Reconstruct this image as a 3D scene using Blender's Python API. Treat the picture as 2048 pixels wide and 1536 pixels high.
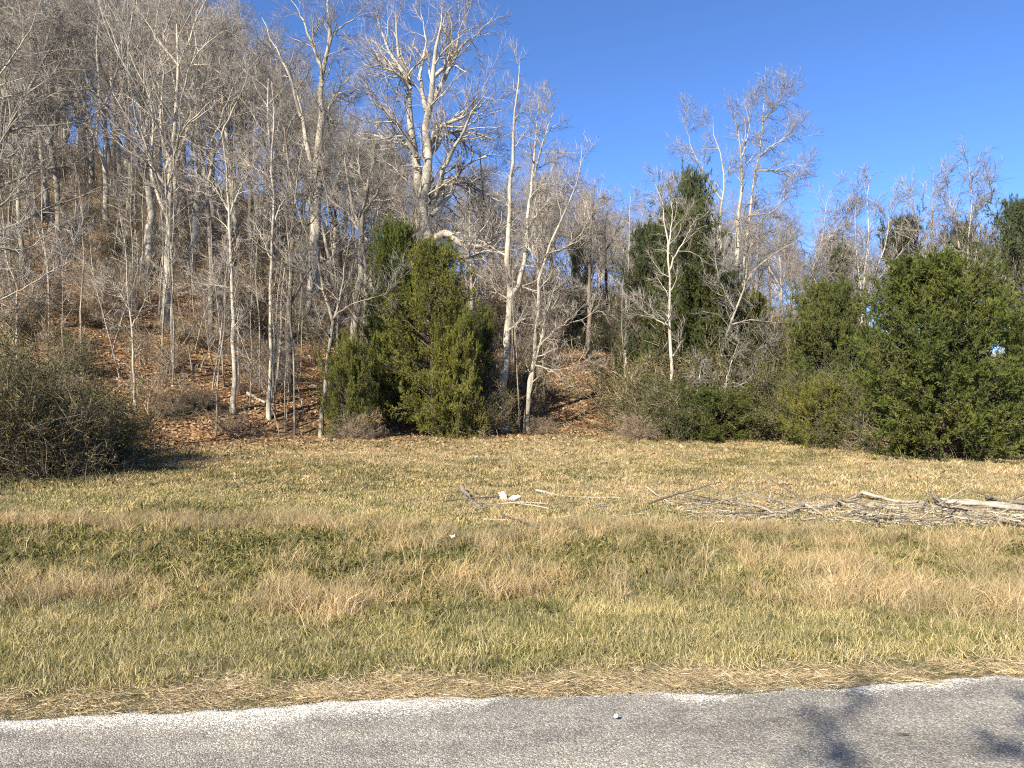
import bpy, math
import numpy as np

# ------------------------------------------------------------------ camera, light, exposure
for o in list(bpy.data.objects):
    bpy.data.objects.remove(o)
S = bpy.context.scene
COL = S.collection
CAM_H, F_PX, HOR = 1.7, 1540.0, 790.0
cam = bpy.data.cameras.new('camera')
cam.sensor_width = 36.0
cam.lens = 36.0 * F_PX / 2048.0
cam.clip_start, cam.clip_end = 0.05, 3000
co = bpy.data.objects.new('camera', cam)
COL.objects.link(co)
co.location = (0, 0, CAM_H)
co.rotation_euler = (math.radians(90) + math.atan((HOR - 768) / F_PX), 0, 0)
S.camera = co

SUN_EL, SUN_BACK_LEFT = math.radians(33), math.radians(33)     # sun stands behind the camera, to its left
sx, sy, sz = -math.sin(SUN_BACK_LEFT) * math.cos(SUN_EL), -math.cos(SUN_BACK_LEFT) * math.cos(SUN_EL), math.sin(SUN_EL)
w = bpy.data.worlds.new("World")
S.world = w
w.use_nodes = True
nt = w.node_tree
sky = nt.nodes.new('ShaderNodeTexSky')
sky.sky_type = 'NISHITA'
sky.sun_disc = False
sky.sun_elevation = SUN_EL
sky.sun_rotation = math.atan2(sx, sy)
sky.altitude = 2500
sky.air_density = 0.72
sky.dust_density = 0.0
sky.ozone_density = 8.5
bg = nt.nodes['Background']
bg.inputs['Strength'].default_value = 0.127
nt.links.new(sky.outputs[0], bg.inputs['Color'])
sl = bpy.data.lights.new('sun', 'SUN')
sl.energy = 5.0
sl.angle = math.radians(0.55)
sl.color = (1.0, 0.93, 0.815)
so = bpy.data.objects.new('sun', sl)
COL.objects.link(so)
from mathutils import Vector, Euler
so.rotation_euler = Vector((sx, sy, sz)).to_track_quat('Z', 'Y').to_euler()
so.location = (-20, -30, 40)
S.view_settings.view_transform = 'Standard'
S.view_settings.look = 'None'
S.view_settings.exposure = 1.2
S.view_settings.gamma = 1
S.view_settings.use_curve_mapping = False
S.cycles.use_denoising = False
S.cycles.max_bounces = 5
S.cycles.diffuse_bounces = 3
S.cycles.glossy_bounces = 2
S.cycles.transmission_bounces = 3
S.cycles.transparent_max_bounces = 4
S.cycles.sample_clamp_indirect = 4
S.cycles.filter_width = 1.15

rng = np.random.default_rng(11)

# ------------------------------------------------------------------ terrain height
def sm(a, b, x):
    t = np.clip((x - a) / (b - a), 0, 1)
    return t * t * (3 - 2 * t)

def vnoise(x, y, s, seed=0):
    """smooth value noise, vectorised"""
    x = np.asarray(x, float) / s + 1000.3 + seed * 17.7
    y = np.asarray(y, float) / s + 1000.7 + seed * 9.1
    xi, yi = np.floor(x), np.floor(y)
    fx, fy = x - xi, y - yi
    fx, fy = fx * fx * (3 - 2 * fx), fy * fy * (3 - 2 * fy)
    def h(i, j):
        v = np.sin(i * 127.1 + j * 311.7 + seed * 74.7) * 43758.5453
        return v - np.floor(v)
    return ((h(xi, yi) * (1 - fx) + h(xi + 1, yi) * fx) * (1 - fy)
            + (h(xi, yi + 1) * (1 - fx) + h(xi + 1, yi + 1) * fx) * fy)

def edge_y(x):
    """far edge of the road"""
    return 4.38 + 0.096 * np.asarray(x, float)

def foot_y(x):
    """where the wooded slope starts"""
    return np.interp(x, [-60, -20, -14, -8, 0, 5, 12, 30, 80], [14, 18, 21.5, 27, 31.5, 33, 35, 40, 50])

def gh(x, y):
    x = np.asarray(x, float); y = np.asarray(y, float)
    H = np.interp(x, [-200, -90, -60, -25, -10, 10, 30, 60, 200], [40, 37, 30, 19, 14, 9.5, 6, 5, 7])
    t = np.clip((y - foot_y(x)) / 62.0, 0, 1.0)
    soft = sm(0, 0.05, t)
    h = H * (1 - (1 - t) ** 1.55) * soft
    far = np.clip((y - 130) / 200, 0, 1)
    h = h * (1 - 0.6 * far * far)
    wood = sm(0, 4, y - foot_y(x))
    h = h + wood * ((vnoise(x, y, 7, 1) - .5) * 1.0 + (vnoise(x, y, 2.3, 2) - .5) * 0.25)
    d = y - edge_y(x)
    mead = sm(0.0, 1.5, d)
    h = h + mead * ((vnoise(x, y, 3.1, 3) - .5) * 0.10 + (vnoise(x, y, 0.9, 4) - .5) * 0.05)
    h = h - 0.08 * sm(0.3, 2.5, d) * (1 - sm(4, 7, d))
    h = h + 0.10 * sm(12, 30, y)
    h = h + np.where(d < 0.02, -0.03, 0)
    h = h + np.clip(-y - 4, 0, 400) * 0.015
    return h

def at(px, py, Y):
    return np.array([(px - 1024) / F_PX * Y, Y, CAM_H - (py - HOR) / F_PX * Y])

def gpos(px, Y):
    X = (px - 1024) / F_PX * Y
    return X, Y, float(gh(X, Y))

def ground_at(px, py):
    Y = CAM_H * F_PX / (py - HOR)
    for _ in range(6):
        X = (px - 1024) / F_PX * Y
        Y = (CAM_H - float(gh(X, Y))) * F_PX / (py - HOR)
    return np.array([(px - 1024) / F_PX * Y, Y])

# ------------------------------------------------------------------ helpers
def new_mesh(name, V, F, smooth=False, attr=None, mats=(), mat_idx=None):
    """V (n,3), F a list of integer arrays, (m,3) or (m,4) each"""
    if not isinstance(F, (list, tuple)):
        F = [F]
    me = bpy.data.meshes.new(name)
    V = np.ascontiguousarray(V, dtype=np.float32)
    me.vertices.add(len(V))
    me.vertices.foreach_set('co', V.ravel())
    loops = np.concatenate([f.ravel() for f in F]).astype(np.int32)
    sizes = np.concatenate([np.full(len(f), f.shape[1]) for f in F]).astype(np.int32)
    me.loops.add(len(loops))
    me.loops.foreach_set('vertex_index', loops)
    me.polygons.add(len(sizes))
    starts = np.concatenate([[0], np.cumsum(sizes)[:-1]]).astype(np.int32)
    me.polygons.foreach_set('loop_start', starts)
    me.polygons.foreach_set('loop_total', sizes)
    me.polygons.foreach_set('use_smooth', np.full(len(sizes), smooth, dtype=bool))
    for m in mats:
        me.materials.append(m)
    if mat_idx is not None:
        me.polygons.foreach_set('material_index', np.asarray(mat_idx, dtype=np.int32))
    if attr is not None:
        a = me.attributes.new('rnd', 'FLOAT', 'POINT')
        a.data.foreach_set('value', np.asarray(attr, dtype=np.float32))
    me.update(calc_edges=True)
    return me

def obj(name, me, parent=None, loc=(0, 0, 0), rz=0.0, scale=1.0):
    o = bpy.data.objects.new(name, me)
    COL.objects.link(o)
    o.location = loc
    o.rotation_euler = (0, 0, rz)
    o.scale = (scale,) * 3 if np.isscalar(scale) else scale
    if parent is not None:
        o.parent = parent
    return o

def tag(o, label=None, cat=None, group=None, kind=None):
    if label: o['label'] = label
    if cat: o['category'] = cat
    if group: o['group'] = group
    if kind: o['kind'] = kind
    return o

def copy_tree(o, parent=None):
    c = o.copy()
    COL.objects.link(c)
    if parent is not None:
        c.parent = parent
    for ch in list(o.children):
        copy_tree(ch, c)
    return c

def unit(v):
    return v / np.maximum(np.linalg.norm(v, axis=-1, keepdims=True), 1e-9)

def tubes(P, R, sides, cap=False):
    N, K, _ = P.shape
    T = np.empty_like(P)
    T[:, 1:-1] = P[:, 2:] - P[:, :-2]
    T[:, 0] = P[:, 1] - P[:, 0]
    T[:, -1] = P[:, -1] - P[:, -2]
    T = unit(T)
    mean = unit(P[:, -1] - P[:, 0])
    ref = np.where(np.abs(mean[:, 2:3]) > 0.8, np.array([[1., .13, 0]]), np.array([[0.05, 0, 1.]]))
    A = unit(np.cross(T, ref[:, None, :]))
    B = np.cross(T, A)
    ang = np.arange(sides) * 2 * np.pi / sides
    V = (P[:, :, None, :] + R[:, :, None, None] * (np.cos(ang)[None, None, :, None] * A[:, :, None, :]
                                                   + np.sin(ang)[None, None, :, None] * B[:, :, None, :]))
    V = V.reshape(-1, 3)
    base = (np.arange(N) * K * sides)[:, None, None]
    k = (np.arange(K - 1) * sides)[None, :, None]
    s = np.arange(sides)[None, None, :]
    s2 = (np.arange(sides) + 1) % sides
    s2 = s2[None, None, :]
    a = base + k + s; b = base + k + s2; c = b + sides; d = a + sides
    Fq = np.stack([a, b, c, d], -1).reshape(-1, 4)
    return V, Fq

def spikes(P, R):
    """finest twigs: three-sided, one straight length each, running out to a point"""
    N = len(P)
    T = unit(P[:, -1] - P[:, 0])
    ref = np.where(np.abs(T[:, 2:3]) > 0.8, np.array([[1., .13, 0]]), np.array([[0.05, 0, 1.]]))
    A = unit(np.cross(T, ref)); B = np.cross(T, A)
    V = np.empty((N, 4, 3))
    for k in range(3):
        a = k * 2.0944
        V[:, k] = P[:, 0] + R[:, :1] * (math.cos(a) * A + math.sin(a) * B)
    V[:, 3] = P[:, -1]
    o = (np.arange(N) * 4)[:, None, None]
    F = (o + np.array([[[0, 1, 3], [1, 2, 3], [2, 0, 3]]])).reshape(-1, 3)
    return V.reshape(-1, 3), F

def join(parts):
    Vs, Fs, off = [], [], 0
    for V, F in parts:
        F = F if isinstance(F, list) else [F]
        for f in F:
            Fs.append(f + off)
        Vs.append(V)
        off += len(V)
    return np.concatenate(Vs), Fs

def grow(P, R, n, tmin, tmax, ang, length, K, wig, up, rs=0.6, rmin=0.004, taper=0.35, fall=0.5, r=rng, planar=None, gnarl=0):
    """children of every polyline in P: n per parent on average, vectorised"""
    N, KP, _ = P.shape
    cnt = np.full(N, int(n)) + (r.random(N) < (n - int(n)))
    par = np.repeat(np.arange(N), cnt)
    M = len(par)
    if M == 0:
        return np.zeros((0, K, 3)), np.zeros((0, K))
    first = np.concatenate([[0], np.cumsum(cnt)[:-1]])
    k = np.arange(M) - first[par]
    t = tmin + (tmax - tmin) * (k + r.random(M)) / np.maximum(cnt[par], 1)
    f = t * (KP - 1)
    i = np.clip(f.astype(int), 0, KP - 2)
    u = (f - i)[:, None]
    p0 = P[par, i] * (1 - u) + P[par, i + 1] * u
    rad = R[par, i] * (1 - u[:, 0]) + R[par, i + 1] * u[:, 0]
    T = unit(P[par, i + 1] - P[par, i])
    perp = unit(np.cross(T, unit(r.normal(size=(M, 3)))))
    if planar is not None:
        perp[:, 2] *= planar
        perp = unit(perp)
    a = np.radians(r.uniform(ang[0], ang[1], M))[:, None]
    D = unit(T * np.cos(a) + perp * np.sin(a))
    L = length if not callable(length) else length(t, p0)
    L = L * r.uniform(0.6, 1.2, M) * (1 - fall * (t - tmin) / max(tmax - tmin, 1e-6))
    step = L / (K - 1)
    out = np.empty((M, K, 3)); out[:, 0] = p0
    drift = r.normal(size=(M, 3)) * wig * 0.5
    for j in range(1, K):
        D = unit(D + r.normal(size=(M, 3)) * wig + drift * 0.3 + np.array([0, 0, up]))
        out[:, j] = out[:, j - 1] + D * step[:, None]
    r0 = np.maximum(np.minimum(rad * rs, 0.02 * L + 0.006), rmin)
    rr = r0[:, None] * (1 - (1 - taper) * np.linspace(0, 1, K)[None, :])
    return out, np.maximum(rr, rmin * 0.55)

# ------------------------------------------------------------------ materials
def mat(name):
    m = bpy.data.materials.new(name)
    m.use_nodes = True
    return m, m.node_tree, m.node_tree.nodes['Principled BSDF']

def N_(t, typ, **kw):
    n = t.nodes.new(typ)
    for k, v in kw.items():
        if k in n.inputs: n.inputs[k].default_value = v
        else: setattr(n, k, v)
    return n

def ramp(t, fac, stops):
    r = t.nodes.new('ShaderNodeValToRGB')
    e = r.color_ramp.elements
    while len(e) < len(stops): e.new(0.5)
    for i, (p, c) in enumerate(stops):
        e[i].position = p
        e[i].color = (*c, 1)
    t.links.new(fac, r.inputs[0])
    return r.outputs[0]

def mix(t, f, a, b, mode='MIX'):
    m = t.nodes.new('ShaderNodeMix')
    m.data_type = 'RGBA'
    m.blend_type = mode
    for s, v in ((0, f), (6, a), (7, b)):
        if hasattr(v, 'links'): t.links.new(v, m.inputs[s])
        elif s == 0: m.inputs[s].default_value = v
        else: m.inputs[s].default_value = (*v, 1)
    return m.outputs[2]

def noise(t, scale, detail=4, vec=None, rough=0.6):
    n = N_(t, 'ShaderNodeTexNoise')
    n.inputs['Scale'].default_value = scale
    n.inputs['Detail'].default_value = detail
    n.inputs['Roughness'].default_value = rough
    if vec is not None: t.links.new(vec, n.inputs['Vector'])
    return n.outputs['Fac']

def coords(t, kind='Object', scale=None):
    c = t.nodes.new('ShaderNodeTexCoord').outputs[kind]
    if scale:
        m = N_(t, 'ShaderNodeMapping')
        m.inputs['Scale'].default_value = scale
        t.links.new(c, m.inputs['Vector'])
        c = m.outputs[0]
    return c

def bark(name, dark, mid, pale, rough=0.95, moss=0.0):
    m, t, b = mat(name)
    v = coords(t, 'Object', (1, 1, 0.22))
    fine = noise(t, 26, 5, v, 0.7)
    patch = noise(t, 2.2, 3, coords(t, 'Object', (1, 1, 0.5)))
    c1 = ramp(t, fine, [(0.32, dark), (0.5, mid), (0.66, pale)])
    c2 = ramp(t, patch, [(0.38, tuple(x * 0.62 for x in mid)), (0.62, pale)])
    c = mix(t, 0.5, c1, c2)
    info = N_(t, 'ShaderNodeObjectInfo')
    c = mix(t, 1.0, c, ramp(t, info.outputs['Random'], [(0, (0.78, 0.76, 0.72)), (1, (1.15, 1.12, 1.06))]), 'MULTIPLY')
    t.links.new(c, b.inputs['Base Color'])
    b.inputs['Roughness'].default_value = rough
    b.inputs['Specular IOR Level'].default_value = 0.1
    bu = N_(t, 'ShaderNodeBump')
    bu.inputs['Strength'].default_value = 0.6
    bu.inputs['Distance'].default_value = 0.03
    t.links.new(fine, bu.inputs['Height'])
    t.links.new(bu.outputs[0], b.inputs['Normal'])
    return m

M_PALE = bark('pale_bark', (0.12, 0.10, 0.075), (0.34, 0.30, 0.235), (0.60, 0.55, 0.45))
M_GREY = bark('grey_bark', (0.07, 0.058, 0.042), (0.23, 0.20, 0.155), (0.45, 0.405, 0.32))
M_BROWN = bark('brown_bark', (0.05, 0.038, 0.028), (0.14, 0.11, 0.08), (0.29, 0.24, 0.19))
M_DARK = bark('dark_bark', (0.02, 0.016, 0.012), (0.055, 0.045, 0.035), (0.12, 0.10, 0.08))
M_WOOD = bark('bleached_wood', (0.15, 0.12, 0.085), (0.36, 0.31, 0.24), (0.60, 0.54, 0.44))
M_ROT = bark('rotten_wood', (0.03, 0.026, 0.02), (0.13, 0.11, 0.085), (0.30, 0.27, 0.22))

def simple(name, stops, rough=0.9, scale=3.0, transl=0.0, use_attr=True, world_var=None, spec=0.15):
    m, t, b = mat(name)
    if use_attr:
        a = N_(t, 'ShaderNodeAttribute'); a.attribute_name = 'rnd'
        f = a.outputs['Fac']
    else:
        f = noise(t, scale, 4, coords(t, 'Object'))
    c = ramp(t, f, stops)
    info = N_(t, 'ShaderNodeObjectInfo')
    c = mix(t, 1.0, c, ramp(t, info.outputs['Random'], [(0, (0.78, 0.80, 0.78)), (1, (1.18, 1.12, 1.05))]), 'MULTIPLY')
    if world_var:
        g = N_(t, 'ShaderNodeNewGeometry')
        n = noise(t, world_var[0], 3, g.outputs['Position'])
        c = mix(t, 1.0, c, ramp(t, n, [(0.35, world_var[1]), (0.65, world_var[2])]), 'MULTIPLY')
    t.links.new(c, b.inputs['Base Color'])
    b.inputs['Roughness'].default_value = rough
    b.inputs['Specular IOR Level'].default_value = spec
    if transl > 0:
        tr = N_(t, 'ShaderNodeBsdfTranslucent')
        t.links.new(c, tr.inputs['Color'])
        mx = N_(t, 'ShaderNodeMixShader')
        mx.inputs[0].default_value = transl
        t.links.new(b.outputs[0], mx.inputs[1])
        t.links.new(tr.outputs[0], mx.inputs[2])
        t.links.new(mx.outputs[0], t.nodes['Material Output'].inputs['Surface'])
    return m

M_TWIG = simple('twig', [(0, (0.10, 0.086, 0.074)), (0.6, (0.22, 0.192, 0.165)), (1, (0.44, 0.40, 0.34))])
M_BRUSH = simple('brush_twig', [(0, (0.09, 0.062, 0.04)), (0.55, (0.22, 0.165, 0.11)), (1, (0.50, 0.42, 0.30))])
WV = (0.55, (0.80, 0.85, 0.9), (1.15, 1.1, 0.95))
M_OLIVE = simple('cedar_foliage', [(0, (0.070, 0.082, 0.016)), (0.5, (0.128, 0.138, 0.031)), (1, (0.205, 0.20, 0.055))], transl=0.28, world_var=WV)
M_GREEN = simple('green_cedar_foliage', [(0, (0.056, 0.076, 0.017)), (0.5, (0.102, 0.126, 0.029)), (1, (0.17, 0.18, 0.05))], transl=0.28, world_var=WV)
M_MID = simple('mid_cedar_foliage', [(0, (0.042, 0.058, 0.017)), (0.5, (0.076, 0.094, 0.028)), (1, (0.135, 0.14, 0.046))], transl=0.2, world_var=WV)
M_DEEP = simple('deep_cedar_foliage', [(0, (0.030, 0.044, 0.020)), (0.5, (0.054, 0.072, 0.034)), (1, (0.10, 0.112, 0.052))], transl=0.15, world_var=WV)
M_PRIV = simple('shrub_leaf', [(0, (0.050, 0.062, 0.022)), (0.5, (0.088, 0.102, 0.036)), (1, (0.155, 0.158, 0.065))], transl=0.25, world_var=WV)
M_OLIVEBR = simple('olive_brush_leaf', [(0, (0.05, 0.055, 0.016)), (0.6, (0.10, 0.098, 0.030)), (1, (0.18, 0.155, 0.06))], transl=0.25, world_var=WV)
M_DRYLEAF = simple('dry_leaf', [(0, (0.15, 0.08, 0.042)), (0.35, (0.27, 0.16, 0.085)), (0.7, (0.40, 0.26, 0.14)), (1, (0.58, 0.43, 0.27))], transl=0.15, spec=0.3)
M_STRAW = simple('dry_grass', [(0, (0.24, 0.17, 0.085)), (0.5, (0.49, 0.385, 0.22)), (1, (0.69, 0.58, 0.39))], transl=0.25, world_var=(0.9, (0.74, 0.76, 0.72), (1.20, 1.14, 1.06)))
M_RUST = simple('rusty_grass', [(0, (0.20, 0.145, 0.072)), (0.5, (0.41, 0.325, 0.17)), (1, (0.62, 0.51, 0.31))], transl=0.25, world_var=(0.9, (0.74, 0.76, 0.72), (1.20, 1.14, 1.06)))
M_DTWIG = simple('dark_brush_twig', [(0, (0.04, 0.032, 0.02)), (0.6, (0.12, 0.095, 0.06)), (1, (0.34, 0.29, 0.20))])
M_GRASS = simple('green_grass', [(0, (0.10, 0.12, 0.032)), (0.33, (0.18, 0.195, 0.06)), (0.58, (0.34, 0.31, 0.13)), (1, (0.56, 0.48, 0.27))], transl=0.3, world_var=(0.9, (0.74, 0.76, 0.72), (1.20, 1.14, 1.06)))
M_WEED = simple('weed_leaf', [(0, (0.075, 0.088, 0.026)), (0.45, (0.14, 0.145, 0.048)), (1, (0.34, 0.28, 0.13))], transl=0.3, world_var=(0.9, (0.74, 0.76, 0.72), (1.20, 1.14, 1.06)))
M_SHORT = simple('mown_grass', [(0, (0.15, 0.155, 0.05)), (0.25, (0.28, 0.26, 0.11)), (0.5, (0.46, 0.395, 0.20)), (1, (0.66, 0.57, 0.36))], transl=0.3, world_var=(0.9, (0.74, 0.76, 0.72), (1.20, 1.14, 1.06)))

# ground material
def ground_material():
    m, t, b = mat('meadow_and_wood_floor')
    g = N_(t, 'ShaderNodeNewGeometry').outputs['Position']
    big = noise(t, 0.35, 4, g)
    fine = noise(t, 14, 6, g, 0.75)
    med = noise(t, 2.5, 5, g)
    straw = ramp(t, fine, [(0.3, (0.09, 0.07, 0.035)), (0.5, (0.21, 0.17, 0.085)), (0.7, (0.37, 0.30, 0.16))])
    green = ramp(t, fine, [(0.3, (0.07, 0.066, 0.024)), (0.5, (0.15, 0.135, 0.055)), (0.72, (0.30, 0.25, 0.12))])
    mead = mix(t, ramp(t, med, [(0.4, (0, 0, 0)), (0.6, (1, 1, 1))]), straw, green)
    vor = N_(t, 'ShaderNodeTexVoronoi')
    vor.inputs['Scale'].default_value = 11
    t.links.new(g, vor.inputs['Vector'])
    sep = N_(t, 'ShaderNodeSeparateColor')
    t.links.new(vor.outputs['Color'], sep.inputs[0])
    leaf = ramp(t, sep.outputs[0], [(0.0, (0.07, 0.036, 0.018)), (0.4, (0.20, 0.105, 0.05)), (0.75, (0.34, 0.20, 0.095)), (1, (0.46, 0.32, 0.17))])
    leaf = mix(t, ramp(t, big, [(0.4, (0, 0, 0)), (0.7, (0.6, 0.6, 0.6))]), leaf, (0.11, 0.07, 0.035))
    a = N_(t, 'ShaderNodeAttribute'); a.attribute_name = 'rnd'
    c = mix(t, a.outputs['Fac'], mead, leaf)
    t.links.new(c, b.inputs['Base Color'])
    b.inputs['Roughness'].default_value = 1.0
    b.inputs['Specular IOR Level'].default_value = 0.05
    bu = N_(t, 'ShaderNodeBump')
    bu.inputs['Strength'].default_value = 0.9
    bu.inputs['Distance'].default_value = 0.05
    t.links.new(fine, bu.inputs['Height'])
    t.links.new(bu.outputs[0], b.inputs['Normal'])
    return m

# ------------------------------------------------------------------ the ground
def build_ground():
    u = np.linspace(-1, 1, 300)
    X = np.sinh(u * 3.6) / np.sinh(3.6) * 900
    v = np.linspace(0, 1, 330)
    Y = -2 + np.sinh(v * 3.4) / np.sinh(3.4) * 1100
    Yb = -2 - np.sinh(np.linspace(1, 0.04, 24) * 3) / np.sinh(3) * 400
    Y = np.concatenate([Yb, Y])
    gx, gy = np.meshgrid(X, Y)
    z = gh(gx, gy)
    V = np.stack([gx.ravel(), gy.ravel(), z.ravel()], -1)
    nx, ny = len(X), len(Y)
    i = np.arange(nx - 1)[None, :]; j = np.arange(ny - 1)[:, None]
    a = j * nx + i
    F = np.stack([a, a + 1, a + nx + 1, a + nx], -1).reshape(-1, 4)
    lf = sm(-5.0, 2.0, gy - foot_y(gx) + (vnoise(gx, gy, 3, 8) - .5) * 5)
    me = new_mesh('ground', V, F, True, attr=lf.ravel(), mats=[ground_material()])
    tag(obj('ground', me), kind='structure')
build_ground()

def build_road():
    xs = np.concatenate([np.linspace(-60, -8, 160)[:-1], np.linspace(-8, 8, 900), np.linspace(8, 60, 160)[1:]])
    m, t, b = mat('worn_asphalt')
    g = N_(t, 'ShaderNodeNewGeometry').outputs['Position']
    chip = N_(t, 'ShaderNodeTexVoronoi'); chip.inputs['Scale'].default_value = 130
    t.links.new(g, chip.inputs['Vector'])
    sep = N_(t, 'ShaderNodeSeparateColor'); t.links.new(chip.outputs['Color'], sep.inputs[0])
    col = ramp(t, sep.outputs[0], [(0.0, (0.15, 0.134, 0.105)), (0.3, (0.235, 0.212, 0.170)), (0.75, (0.33, 0.30, 0.243)), (1, (0.54, 0.50, 0.42))])
    mp = N_(t, 'ShaderNodeMapping'); mp.inputs['Rotation'].default_value = (0, 0, -.096); mp.inputs['Scale'].default_value = (.45, 1.5, 1)
    t.links.new(g, mp.inputs['Vector'])
    big = noise(t, 1.1, 5, mp.outputs[0], .65)
    col = mix(t, 1.0, col, ramp(t, big, [(0.34, (0.66, 0.66, 0.66)), (0.5, (0.92, 0.92, 0.92)), (0.66, (1.24, 1.23, 1.2))]), 'MULTIPLY')
    blot = noise(t, 3.2, 5, g, .7)
    col = mix(t, 1.0, col, ramp(t, blot, [(0.36, (0.80, 0.80, 0.80)), (0.5, (1, 1, 1)), (0.66, (1.12, 1.11, 1.08))]), 'MULTIPLY')
    worn = ramp(t, sep.outputs[1], [(0.0, (0.28, 0.25, 0.19)), (0.25, (0.56, 0.52, 0.42)), (1, (0.84, 0.79, 0.66))])
    a = N_(t, 'ShaderNodeAttribute'); a.attribute_name = 'rnd'
    fn = noise(t, 60, 3, g)
    ad = N_(t, 'ShaderNodeMath'); ad.operation = 'ADD'
    mm = N_(t, 'ShaderNodeMath'); mm.operation = 'MULTIPLY_ADD'; mm.inputs[1].default_value = .55
    t.links.new(sep.outputs[2], mm.inputs[0]); t.links.new(fn, mm.inputs[2])
    t.links.new(a.outputs['Fac'], ad.inputs[0]); t.links.new(mm.outputs[0], ad.inputs[1])
    fac = ramp(t, ad.outputs[0], [(0.98, (0, 0, 0)), (1.0, (1, 1, 1))])
    col = mix(t, fac, col, worn)
    t.links.new(col, b.inputs['Base Color'])
    b.inputs['Roughness'].default_value = 0.9
    b.inputs['Specular IOR Level'].default_value = 0.2
    bu = N_(t, 'ShaderNodeBump')
    bu.inputs['Strength'].default_value = 0.75
    bu.inputs['Distance'].default_value = 0.006
    bu.invert = True
    t.links.new(chip.outputs['Distance'], bu.inputs['Height'])
    t.links.new(bu.outputs[0], b.inputs['Normal'])
    offs = np.array([0, .03, .06, .09, .12, .16, .2, .26, .34, .5, .9, 1.5, 2.2, 3.2, 4.2, 5.1, 5.2])
    e = edge_y(xs) + (vnoise(xs, xs * 0, 0.55, 5) - .5) * 0.16 + (vnoise(xs, xs * 0, 0.13, 6) - .5) * 0.06 + (vnoise(xs, xs * 0, 0.045, 7) - .5) * 0.03
    gx = np.repeat(xs[None, :], len(offs), 0)
    gy = e[None, :] - offs[:, None]
    crown = 0.05 * (1 - ((offs - 2.6) / 2.6) ** 2)
    gz = np.repeat((crown * 0.6)[:, None], len(xs), 1)
    gz[0] -= 0.03
    gz[-1] -= 0.06
    wd = 0.035 + 0.07 * vnoise(xs, xs * 0, 1.1, 12) + 0.045 * vnoise(xs, xs * 0, .3, 13)
    wd = wd * np.interp(xs, [-3.0, -2.2, -1.6, -1.2, -0.3, 0.0, .6, 1.0, 3], [1.0, 1.2, 1.9, 2.2, 1.9, .8, .4, .9, .8])
    wd = wd * np.where(xs < -.2, 1, .35 + .9 * sm(.35, .6, vnoise(xs, xs * 0, .7, 15)))
    wear = np.clip(1 - offs[:, None] / wd[None, :], -1.2, 1) * .40 + .22
    V = np.stack([gx.ravel(), gy.ravel(), gz.ravel()], -1)
    nx, ny = len(xs), len(offs)
    i = np.arange(nx - 1)[None, :]; j = np.arange(ny - 1)[:, None]
    q = j * nx + i
    F = np.stack([q, q + nx, q + nx + 1, q + 1], -1).reshape(-1, 4)
    me = new_mesh('road', V, F, True, attr=wear.ravel(), mats=[m])
    tag(obj('road', me), kind='structure')
build_road()

# ------------------------------------------------------------------ scattering (stuff only)
def gn_scatter(name, pts, rot, scl, idx, sources, label=None, cat=None):
    me = bpy.data.meshes.new(name)
    n = len(pts)
    me.vertices.add(n)
    me.vertices.foreach_set('co', np.asarray(pts, np.float32).ravel())
    a = me.attributes.new('rot', 'FLOAT_VECTOR', 'POINT'); a.data.foreach_set('vector', np.asarray(rot, np.float32).ravel())
    a = me.attributes.new('scl', 'FLOAT', 'POINT'); a.data.foreach_set('value', np.asarray(scl, np.float32))
    a = me.attributes.new('idx', 'INT', 'POINT'); a.data.foreach_set('value', np.asarray(idx, np.int32))
    o = obj(name, me)
    c = bpy.data.collections.new(name + '_kinds')
    for k, sm_ in enumerate(sources):
        c.objects.link(bpy.data.objects.new('%s_clump_%02d' % (name, k), sm_))
    ng = bpy.data.node_groups.new(name, 'GeometryNodeTree')
    ng.interface.new_socket('Geometry', in_out='INPUT', socket_type='NodeSocketGeometry')
    ng.interface.new_socket('Geometry', in_out='OUTPUT', socket_type='NodeSocketGeometry')
    gi = ng.nodes.new('NodeGroupInput'); go = ng.nodes.new('NodeGroupOutput')
    ip = ng.nodes.new('GeometryNodeInstanceOnPoints')
    ci = ng.nodes.new('GeometryNodeCollectionInfo')
    ci.inputs['Collection'].default_value = c
    ci.inputs['Separate Children'].default_value = True
    ci.inputs['Reset Children'].default_value = True
    def na(nm, ty):
        x = ng.nodes.new('GeometryNodeInputNamedAttribute'); x.data_type = ty; x.inputs['Name'].default_value = nm
        return [s for s in x.outputs if s.enabled][0]
    L = ng.links.new
    L(gi.outputs[0], ip.inputs['Points'])
    L(ci.outputs[0], ip.inputs['Instance'])
    ip.inputs['Pick Instance'].default_value = True
    L(na('idx', 'INT'), ip.inputs['Instance Index'])
    er = ng.nodes.new('FunctionNodeEulerToRotation')
    L(na('rot', 'FLOAT_VECTOR'), er.inputs[0])
    L(er.outputs[0], ip.inputs['Rotation'])
    L(na('scl', 'FLOAT'), ip.inputs['Scale'])
    L(ip.outputs[0], go.inputs[0])
    md = o.modifiers.new('scatter', 'NODES'); md.node_group = ng
    tag(o, label, cat, kind='stuff')
    return o

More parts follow.
